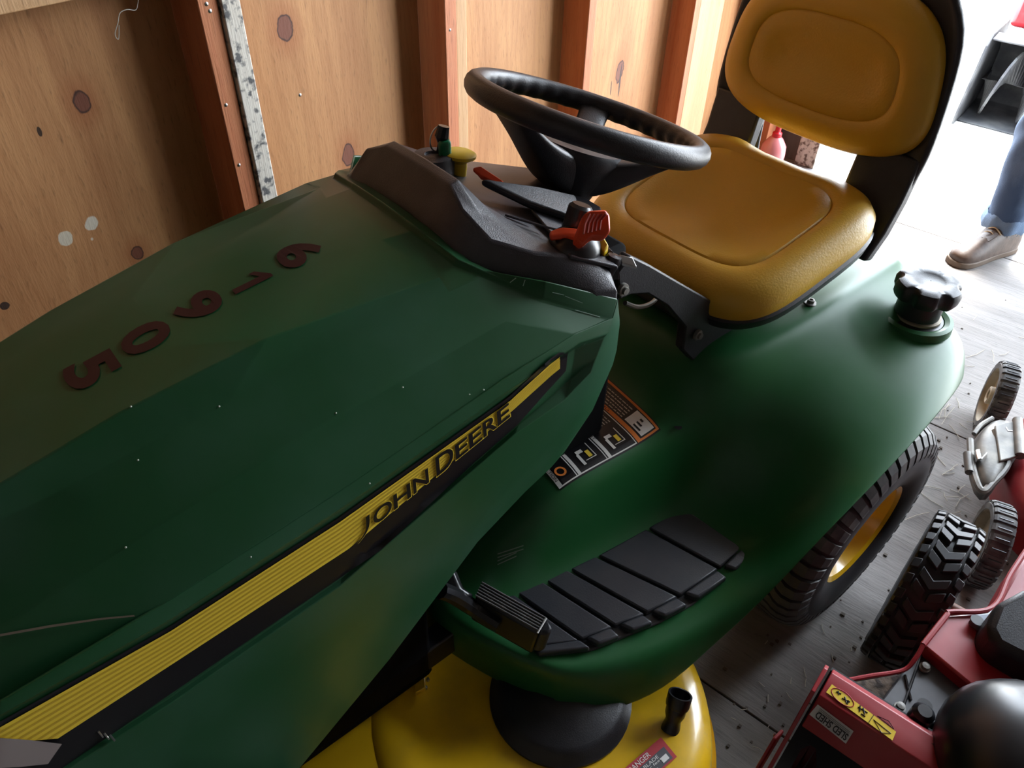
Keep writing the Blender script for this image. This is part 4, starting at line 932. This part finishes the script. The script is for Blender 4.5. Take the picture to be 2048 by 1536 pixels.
for s in (0, -.50):
    b = MB(); b.tube([A_ + fy * s - fy * .0, A_ + fy * s - fy * .06], .008, 8); b.tube([B_ + fy * s, B_ + fy * s - fy * .06], .008, 8)
b.build('wheel_bolt', GREYM, pm)
for s in (-.20, .12):
    b = MB(); b.tube(smoothpath([dcn + fx * .24 + fy * s + V(0, 0, .16), dcn + fx * .5 + fy * s + V(0, 0, .5), dcn + fx * .85 + fy * s + V(0, 0, .95)]), .010, 8); b.build('handle_tube', BLKG, pm, smooth=True)
b = MB(); b.tube([dcn + fx * .85 - fy * .20 + V(0, 0, .95), dcn + fx * .85 + fy * .12 + V(0, 0, .95)], .010, 8); b.build('handle_grip', BLK, pm, smooth=True)
# discharge flap: dished cover, hinge barrel, latch rim
zf = .155
cov = [(1947, 905), (1955, 868), (1985, 835), (2012, 838), (2040, 850), (2048, 905), (2020, 930), (2005, 945), (1985, 985), (1960, 975)]
def fz(px, py, z): return uz(px, py, z, FR)
b = MB(); cpt = [fz(px, py, zf) for px, py in cov]; cen = sum(cpt, V(0, 0, 0)) / len(cpt)
rws = [[p + V(0, 0, -.035) + (p - cen).normalized() * .006 for p in cpt], cpt, [cen + (p - cen) * .85 + V(0, 0, .012) for p in cpt], [cen + (p - cen) * .4 + V(0, 0, .02) for p in cpt], [cen + V(0, 0, .022) for p in cpt]]
b.grid(rws, closed_v=True); fl = b.build('discharge_flap', GREYM, pm, sub=1, smooth=True)
b = MB(); b.tube(smoothpath([fz(1940, 880, .15), fz(1944, 930, .15), fz(1956, 972, .15), fz(1968, 982, .15), fz(1985, 965, .155), fz(2005, 945, .16), fz(2015, 925, .165), fz(2003, 912, .17), fz(2000, 900, .17), fz(1990, 862, .17)]), .0085, 8); b.build('flap_rim', GREYM, fl, smooth=True)
b = MB(); b.tube(smoothpath([fz(1948, 868, .15), fz(1962, 850, .155), fz(1985, 836, .16)]), .006, 8); b.build('flap_rim', GREYM, fl, smooth=True)
b = MB(); b.tube([fz(2035, 840, .185), fz(2040, 912, .18)], .012, 12); b.build('hinge_barrel', GREYM, fl, smooth=True)
b = MB(); b.prism([fz(1990, 850, .185), fz(2033, 840, .185), fz(2038, 912, .180), fz(2000, 922, .180)], (0, 0, -.008)); b.build('hinge_plate', GREYM, fl, bevel=.003)
b = MB(); b.tube([fz(1935, 907, .155), fz(1939, 945, .15)], .010, 12); b.build('latch_barrel', GREYM, fl, smooth=True)
b = MB(); b.prism([fz(1951, 899, .172), fz(1960, 897, .172), fz(1964, 917, .172), fz(1955, 919, .172)], (0, 0, -.012)); b.build('latch_tab', STEEL, fl, bevel=.002)
b = MB(); b.tube([fz(2012, 855, .195), fz(2016, 862, .195), fz(2024, 862, .195)], .002, 6); b.build('spring_wire', STEEL, fl, smooth=True); b = MB(); b.tube([fz(1963, 918, .175), fz(1974, 906, .175)], .0016, 6); b.build('spring_wire', STEEL, fl, smooth=True)

# ================================================================ PERSON in the doorway
import bmesh
pr = root('person', V(3.17, .16, 0)); tag(pr, 'person in faded blue jeans and brown lace-up shoes standing in the doorway', 'person')
def skin_chain(name, verts, edges, radii, m, parent, sub=2):
    me = bpy.data.meshes.new(name); o = ORIGIN[parent.name]
    me.from_pydata([Vector(v) - o for v in verts], edges, []); ob = bpy.data.objects.new(name, me); COL.objects.link(ob); ob.parent = parent; ORIGIN[ob.name] = o
    sk = ob.modifiers.new('skin', 'SKIN'); 
    for i, r in enumerate(radii):
        me.skin_vertices[0].data[i].radius = r if isinstance(r, tuple) else (r, r)
    me.skin_vertices[0].data[0].use_root = True
    sk.use_smooth_shade = True
    q = ob.modifiers.new('sub', 'SUBSURF'); q.levels = sub; q.render_levels = sub
    me.materials.append(m); return ob
kx, ky = 3.16, .195                       # near leg (seen), the other one steps back out of the frame
pel = V(3.27, .0, .98)
vs = [pel, (3.22, .10, .93), (3.16, .205, .52), (3.155, .205, .10), (3.06, .235, .05), (3.34, -.08, .93), (3.42, -.18, .50), (3.46, -.20, .10), (3.34, -.15, .06),
      (3.28, .0, 1.15), (3.29, .0, 1.38), (3.29, .0, 1.50), (3.27, .0, 1.60), (3.25, .0, 1.72),
      (3.20, .17, 1.42), (3.17, .26, 1.15), (3.05, .25, .92), (3.01, .24, .83), (3.38, -.17, 1.42), (3.44, -.26, 1.15), (3.36, -.28, .92), (3.32, -.28, .83)]
ed = [(0, 1), (1, 2), (2, 3), (3, 4), (0, 5), (5, 6), (6, 7), (7, 8), (0, 9), (9, 10), (10, 11), (11, 12), (12, 13), (10, 14), (14, 15), (15, 16), (16, 17), (10, 18), (18, 19), (19, 20), (20, 21)]
rd = [.13, .085, .052, .032, .018, .085, .052, .032, .018, .125, .13, .055, .085, .075, .05, .04, .03, .038, .05, .04, .03, .038]
bodyp = skin_chain('body', vs, ed, rd, SKIN, pr)
# jeans (each leg wrinkled, with rolled frayed hem), shirt
def leg_rows(pts, seed):
    random.seed(seed); rows = []; P_ = smoothpath([V(*p[:3]) for p in pts], 6); n = len(P_)
    for i, p in enumerate(P_):
        t = i / (n - 1); k = t * (len(pts) - 1); j = min(int(k), len(pts) - 2); k -= j; r = pts[j][3] * (1 - k) + pts[j + 1][3] * k; rw = []
        for a in range(28):
            th = 2 * PI * a / 28; wr = 1 + .085 * math.sin(3 * th + 9 * t + seed) * math.sin(17 * t + 2 * th) + .05 * math.sin(5 * th + 31 * t)
            rw.append(p + V(math.cos(th) * r * wr, math.sin(th) * r * wr * .95, .010 * math.sin(2 * th + 7 * t)))
        rows.append(rw)
    return rows
jb = MB(); lg = leg_rows([(3.22, .09, .98, .125), (3.19, .15, .78, .105), (3.165, .205, .52, .088), (3.16, .21, .40, .080), (3.16, .205, .25, .072), (3.165, .20, .15, .070), (3.165, .20, .125, .072)], 2)
jb.grid(lg, closed_v=True)
jb.grid(leg_rows([(3.32, -.08, .98, .125), (3.38, -.13, .78, .10), (3.42, -.18, .50, .085), (3.46, -.20, .25, .076), (3.46, -.20, .12, .085)], 5), closed_v=True)
rows = []
for z, r in ((.93, .16), (.97, .17), (1.04, .165)): rows.append([V(3.27 + r * .8 * math.cos(t), 0 + r * 1.15 * math.sin(t), z) for t in [2 * PI * k / 28 for k in range(28)]])
jb.grid(rows, closed_v=True)
jn = jb.build('jeans', DENIM, bodyp, smooth=True, solid=.004, sub=1)
b = MB(); rw = []
for z, k in ((.118, 1.0), (.100, 1.10), (.112, 1.16), (.140, 1.14), (.155, 1.06), (.150, 1.0)):
    rw.append([V(3.165 + math.cos(2 * PI * a / 36) * .070 * k * (1 + .05 * math.sin(a * 1.3)), .20 + math.sin(2 * PI * a / 36) * .068 * k * (1 + .04 * math.sin(a * 2.1)), z + .006 * math.sin(a * .9)) for a in range(36)])
b.grid(rw, closed_v=True); b.build('rolled_hem', mat('denim_light', (.15, .23, .36, 1), .9, bump=(400, .6)), bodyp, smooth=True)
b = MB(); random.seed(3)
for a in range(60):
    th = 2 * PI * a / 60; p = V(3.165 + .071 * math.cos(th), .20 + .069 * math.sin(th), .108); b.tube([p, p + V(random.uniform(-.006, .006), random.uniform(-.006, .006), -random.uniform(.008, .022))], .0011, 4)
fr = b.build('frayed_threads', mat('thread_white', (.55, .60, .66, 1), .9), bodyp); fr['kind'] = 'stuff'
b = MB(); rw = []
for z, a1, b1 in ((1.0, .135, .185), (1.15, .13, .18), (1.30, .135, .20), (1.42, .12, .20), (1.50, .07, .09)):
    rw.append([V(3.275 + a1 * math.cos(t), b1 * math.sin(t), z) for t in [2 * PI * k / 28 for k in range(28)]])
b.grid(rw, closed_v=True)
for pts in ([(3.22, .15, 1.44), (3.18, .25, 1.20), (3.15, .265, 1.10)], [(3.36, -.15, 1.44), (3.44, -.25, 1.20), (3.45, -.265, 1.10)]): b.tube(smoothpath(pts), [.065 - .0008 * i for i in range(13)], 12)
b.build('shirt', CLOTH, bodyp, smooth=True)
hc_ = V(3.25, 0, 1.73)
b = MB(); rw = []
for i in range(9):
    a = PI / 2 * i / 8; rw.append([hc_ + V(.095 * math.cos(a) * math.cos(t) + .012, .085 * math.cos(a) * math.sin(t), .02 + .105 * math.sin(a)) for t in [2 * PI * k / 24 for k in range(24)]])
b.grid(rw, closed_v=True); b.build('hair', HAIR, bodyp, smooth=True)
for s in (-1, 1):
    b = MB(); b.lathe([(0, -.011), (.008, -.008), (.011, 0), (.008, .008), (0, .011)], V(3.168, .032 * s, 1.735), (1, 0, 0), n=12); b.build('eye', WHT, bodyp, smooth=True)
b = MB(); b.tube([V(3.165, 0, 1.74), V(3.145, 0, 1.70), V(3.16, 0, 1.69)], [.008, .014, .008], 8); b.build('nose', SKIN, bodyp, smooth=True)
def shoe(ankle, toe, name='shoe'):
    a, t = V(*ankle), V(*toe); d = (t - a); d.z = 0; L = d.length; d.normalize(); s = V(-d.y, d.x, 0)
    st_ = [(-.10, .028, .085, .02), (-.085, .037, .105, .0), (-.04, .040, .112, 0), (.0, .040, .125, 0), (.05, .042, .106, 0), (.10, .047, .082, 0), (.15, .049, .062, 0), (.185, .044, .050, .0), (.205, .030, .040, .006), (.212, .014, .032, .012)]
    rows = []
    for u, w, h, z0 in st_:
        c = a + d * u; r = []
        for k in range(16):
            th = PI * k / 15; r.append(V(c.x, c.y, 0) + s * (w * math.cos(th)) + V(0, 0, .024 + (h - .012) * math.sin(th) ** .75))
        rows.append(r)
    b = MB(); o = b.grid(rows); b.f.append(tuple(range(o, o + 16))); b.f.append(tuple(reversed(range(o + 16 * 9, o + 160))))
    sh = b.build(name, LEATH, pr, sub=1, smooth=True)
    b = MB(); out = []
    for u, w in ((-.105, .022), (-.09, .038), (-.04, .043), (.0, .041), (.05, .043), (.10, .049), (.15, .052), (.185, .048), (.207, .034), (.217, .012)): out.append((u, w))
    poly = [a + d * u + s * w for u, w in out] + [a + d * u - s * w for u, w in reversed(out)]
    b.prism([V(p.x, p.y, .0) for p in poly], (0, 0, .024)); b.build('sole', SOLE, sh, bevel=.004, seg=2)
    for k in range(5):
        u = .03 + k * .018; h = .128 - k * .0125; b = MB(); c = a + d * u
        b.tube(smoothpath([c + s * .028 + V(0, 0, h - .012), c + d * .006 + V(0, 0, h + .006), c - s * .028 + d * .01 + V(0, 0, h - .012)], 4), .0024, 6); b.build('lace', mat('lace_tan', (.45, .34, .22, 1), .8), sh, smooth=True)
    b = MB(); b.prism([V(*(a + d * .098 + s * .026)[:2], .084), V(*(a + d * .105)[:2], .090), V(*(a + d * .098 - s * .026)[:2], .084), V(*(a + d * .06 - s * .03)[:2], .106), V(*(a + d * .06 + s * .03)[:2], .106)], (0, 0, .004)); b.build('tongue', LEATH, sh, bevel=.001)
shoe((3.13, .19, 0), (2.9, .30, 0)); shoe((3.46, -.20, 0), (3.30, -.14, 0))
for s, (hx, hy, hz) in ((1, (3.01, .24, .83)), (-1, (3.32, -.28, .83))):
    for k in range(4):
        o = V(hx - .02 + k * .018, hy, hz); L = (.07, .08, .075, .06)[k]
        b = MB(); b.tube([o, o + V(-.004, .004, -L * .45), o + V(-.012, .004, -L * .75), o + V(-.022, 0, -L)], [.010, .009, .0085, .007], 8); b.build('finger', SKIN, bodyp, smooth=True)
    b = MB(); o = V(hx - .03, hy - .01, hz + .02); b.tube([o, o + V(-.02, -.008, -.03), o + V(-.022, -.008, -.055)], [.011, .010, .008], 8); b.build('thumb', SKIN, bodyp, smooth=True)

# ================================================================ SMALLER THINGS
# red jug by the far stud
jc = V(3.17, 1.13, 0); jg = root('red_jug', jc); tag(jg, 'small red jug with yellow cap on the floor seen through the seat gap', 'jug')
b = MB(); b.lathe([(.045, 0), (.052, .01), (.054, .10), (.050, .135), (.030, .165), (.018, .175)], jc, n=32); b.build('jug_body', mat('translucent_red', (.60, .20, .20, 1), .2, coat=.5), jg, smooth=True)
b = MB(); b.lathe([(.020, .172), (.020, .190), (.012, .196), (.011, .222), (.024, .226), (.024, .232), (.008, .240)], jc, n=24); b.build('spout', mat('bright_red', (.55, .01, .02, 1), .35), jg, smooth=True, ang=40)
b = MB(); b.lathe([(.012, .238), (.012, .262), (0, .266)], jc, n=20); b.build('cap', YKN, jg, smooth=True)
# second snow blower outside
oc = V(4.85, .50, -.09); ob_ = root('single_stage_blower', oc); tag(ob_, 'weathered black and red snow thrower standing outside on the bright ground', 'snow blower')
GB = mat('weathered_black', (.03, .03, .033, 1), .8, noise=(9, (.10, .10, .095, 1), .4, .8))
b = MB(); rw = []
for y in (.72, .30): rw.append([V(x, y, z - .09) for x, z in ((4.66, .0), (4.80, .0), (4.98, .03), (5.08, .14), (5.08, .28), (4.98, .38), (4.82, .42), (4.72, .41))])
b.grid(rw); b.build('bucket', GB, ob_, solid=.01, bevel=.006)
for y in (.72, .29):
    b = MB(); b.prism([V(x, y, z - .09) for x, z in ((4.60, .0), (4.60, .06), (4.68, .38), (4.74, .43), (5.05, .44), (5.1, .30), (5.08, .0))], (0, .012, 0)); b.build('side_plate', GB, ob_, bevel=.003)
b = MB(); rw = []
for i in range(40):
    t = i / 39; a = t * 4 * PI; rw.append([V(4.82, .32 + .38 * t, .10), V(4.82 + .17 * math.cos(a), .32 + .38 * t, .10 + .17 * math.sin(a))])
b.grid(rw); b.build('paddle', GB, ob_, solid=.012)
b = MB(); b.box((4.86, .34, .35), (5.20, .70, .52)); b.build('engine_cover', RED, ob_, bevel=.03, seg=3)
for y in (.25, .74):
    b = MB(); b.lathe([(.10, -.02), (.11, 0), (.10, .02)], V(5.12, y, .02), (0, 1, 0), n=28); b.build('wheel', RUB, ob_, smooth=True)
b = MB(); b.tube(smoothpath([V(5.1, .35, .3), V(5.5, .35, .75), V(5.6, .35, .9), V(5.6, .65, .9), V(5.5, .65, .75), V(5.1, .65, .3)]), .012, 8); b.build('handlebar', BLKG, ob_, smooth=True)
# straw and debris on the floor
random.seed(11)
b = MB()
def straw(px, py, n, spread, L=.06):
    c0 = uz(px, py, .002, FR)
    for _ in range(n):
        c = c0 + V(random.gauss(0, spread), random.gauss(0, spread), random.uniform(0, .004)); a = random.uniform(0, PI); l = random.uniform(.3, 1) * L; k = random.uniform(-.4, .4)
        b.tube([c, c + V(math.cos(a), math.sin(a), random.uniform(-.02, .04)) * l * .5, c + V(math.cos(a), math.sin(a), 0) * l * .5 + V(math.cos(a + k), math.sin(a + k), 0) * l * .5], .0009, 4)
for a in ((1900, 810, 14, .05, .14), (1930, 700, 10, .10, .10), (1870, 940, 12, .05, .07), (1900, 1000, 10, .06, .08), (1760, 1180, 8, .1, .03), (1600, 1350, 8, .06, .03), (1960, 880, 10, .04, .06), (1700, 1330, 6, .05, .02), (1520, 1440, 8, .06, .02)): straw(*a)
s_ = b.build('straw', STRAW, None, org=Vector()); tag(s_, 'dry straw stalks scattered over the grey floor beside the tractor wheel', 'straw', kind='stuff')
b = MB()
for _ in range(170):
    px, py = random.uniform(1450, 2040), random.uniform(600, 1500); c = uz(px, py, .0, FR)
    if c.y > .2: continue
    r = random.uniform(.001, .0035); b.box((c.x - r, c.y - r, .0002), (c.x + r, c.y + r * random.uniform(.5, 2), .0002 + r))
s_ = b.build('dirt_crumbs', mat('crumb', (.10, .085, .07, 1), .95), None, org=Vector()); tag(s_, 'small dirt crumbs strewn across the grey plywood floor', 'debris', kind='stuff')
# cobweb hanging in the first bay
b = MB(); pth = smoothpath([uy(px, py, 1.36, FR) for px, py in ((277, -20), (276, 5), (271, 20), (255, 19), (240, 26), (236, 45), (230, 68), (237, 78), (238, 50))])
b.tube(pth, .0007, 5); wb = b.build('cobweb', WEB, None, org=Vector(), smooth=True); tag(wb, 'thin cobweb strand dangling in the first stud bay at top left', 'cobweb')
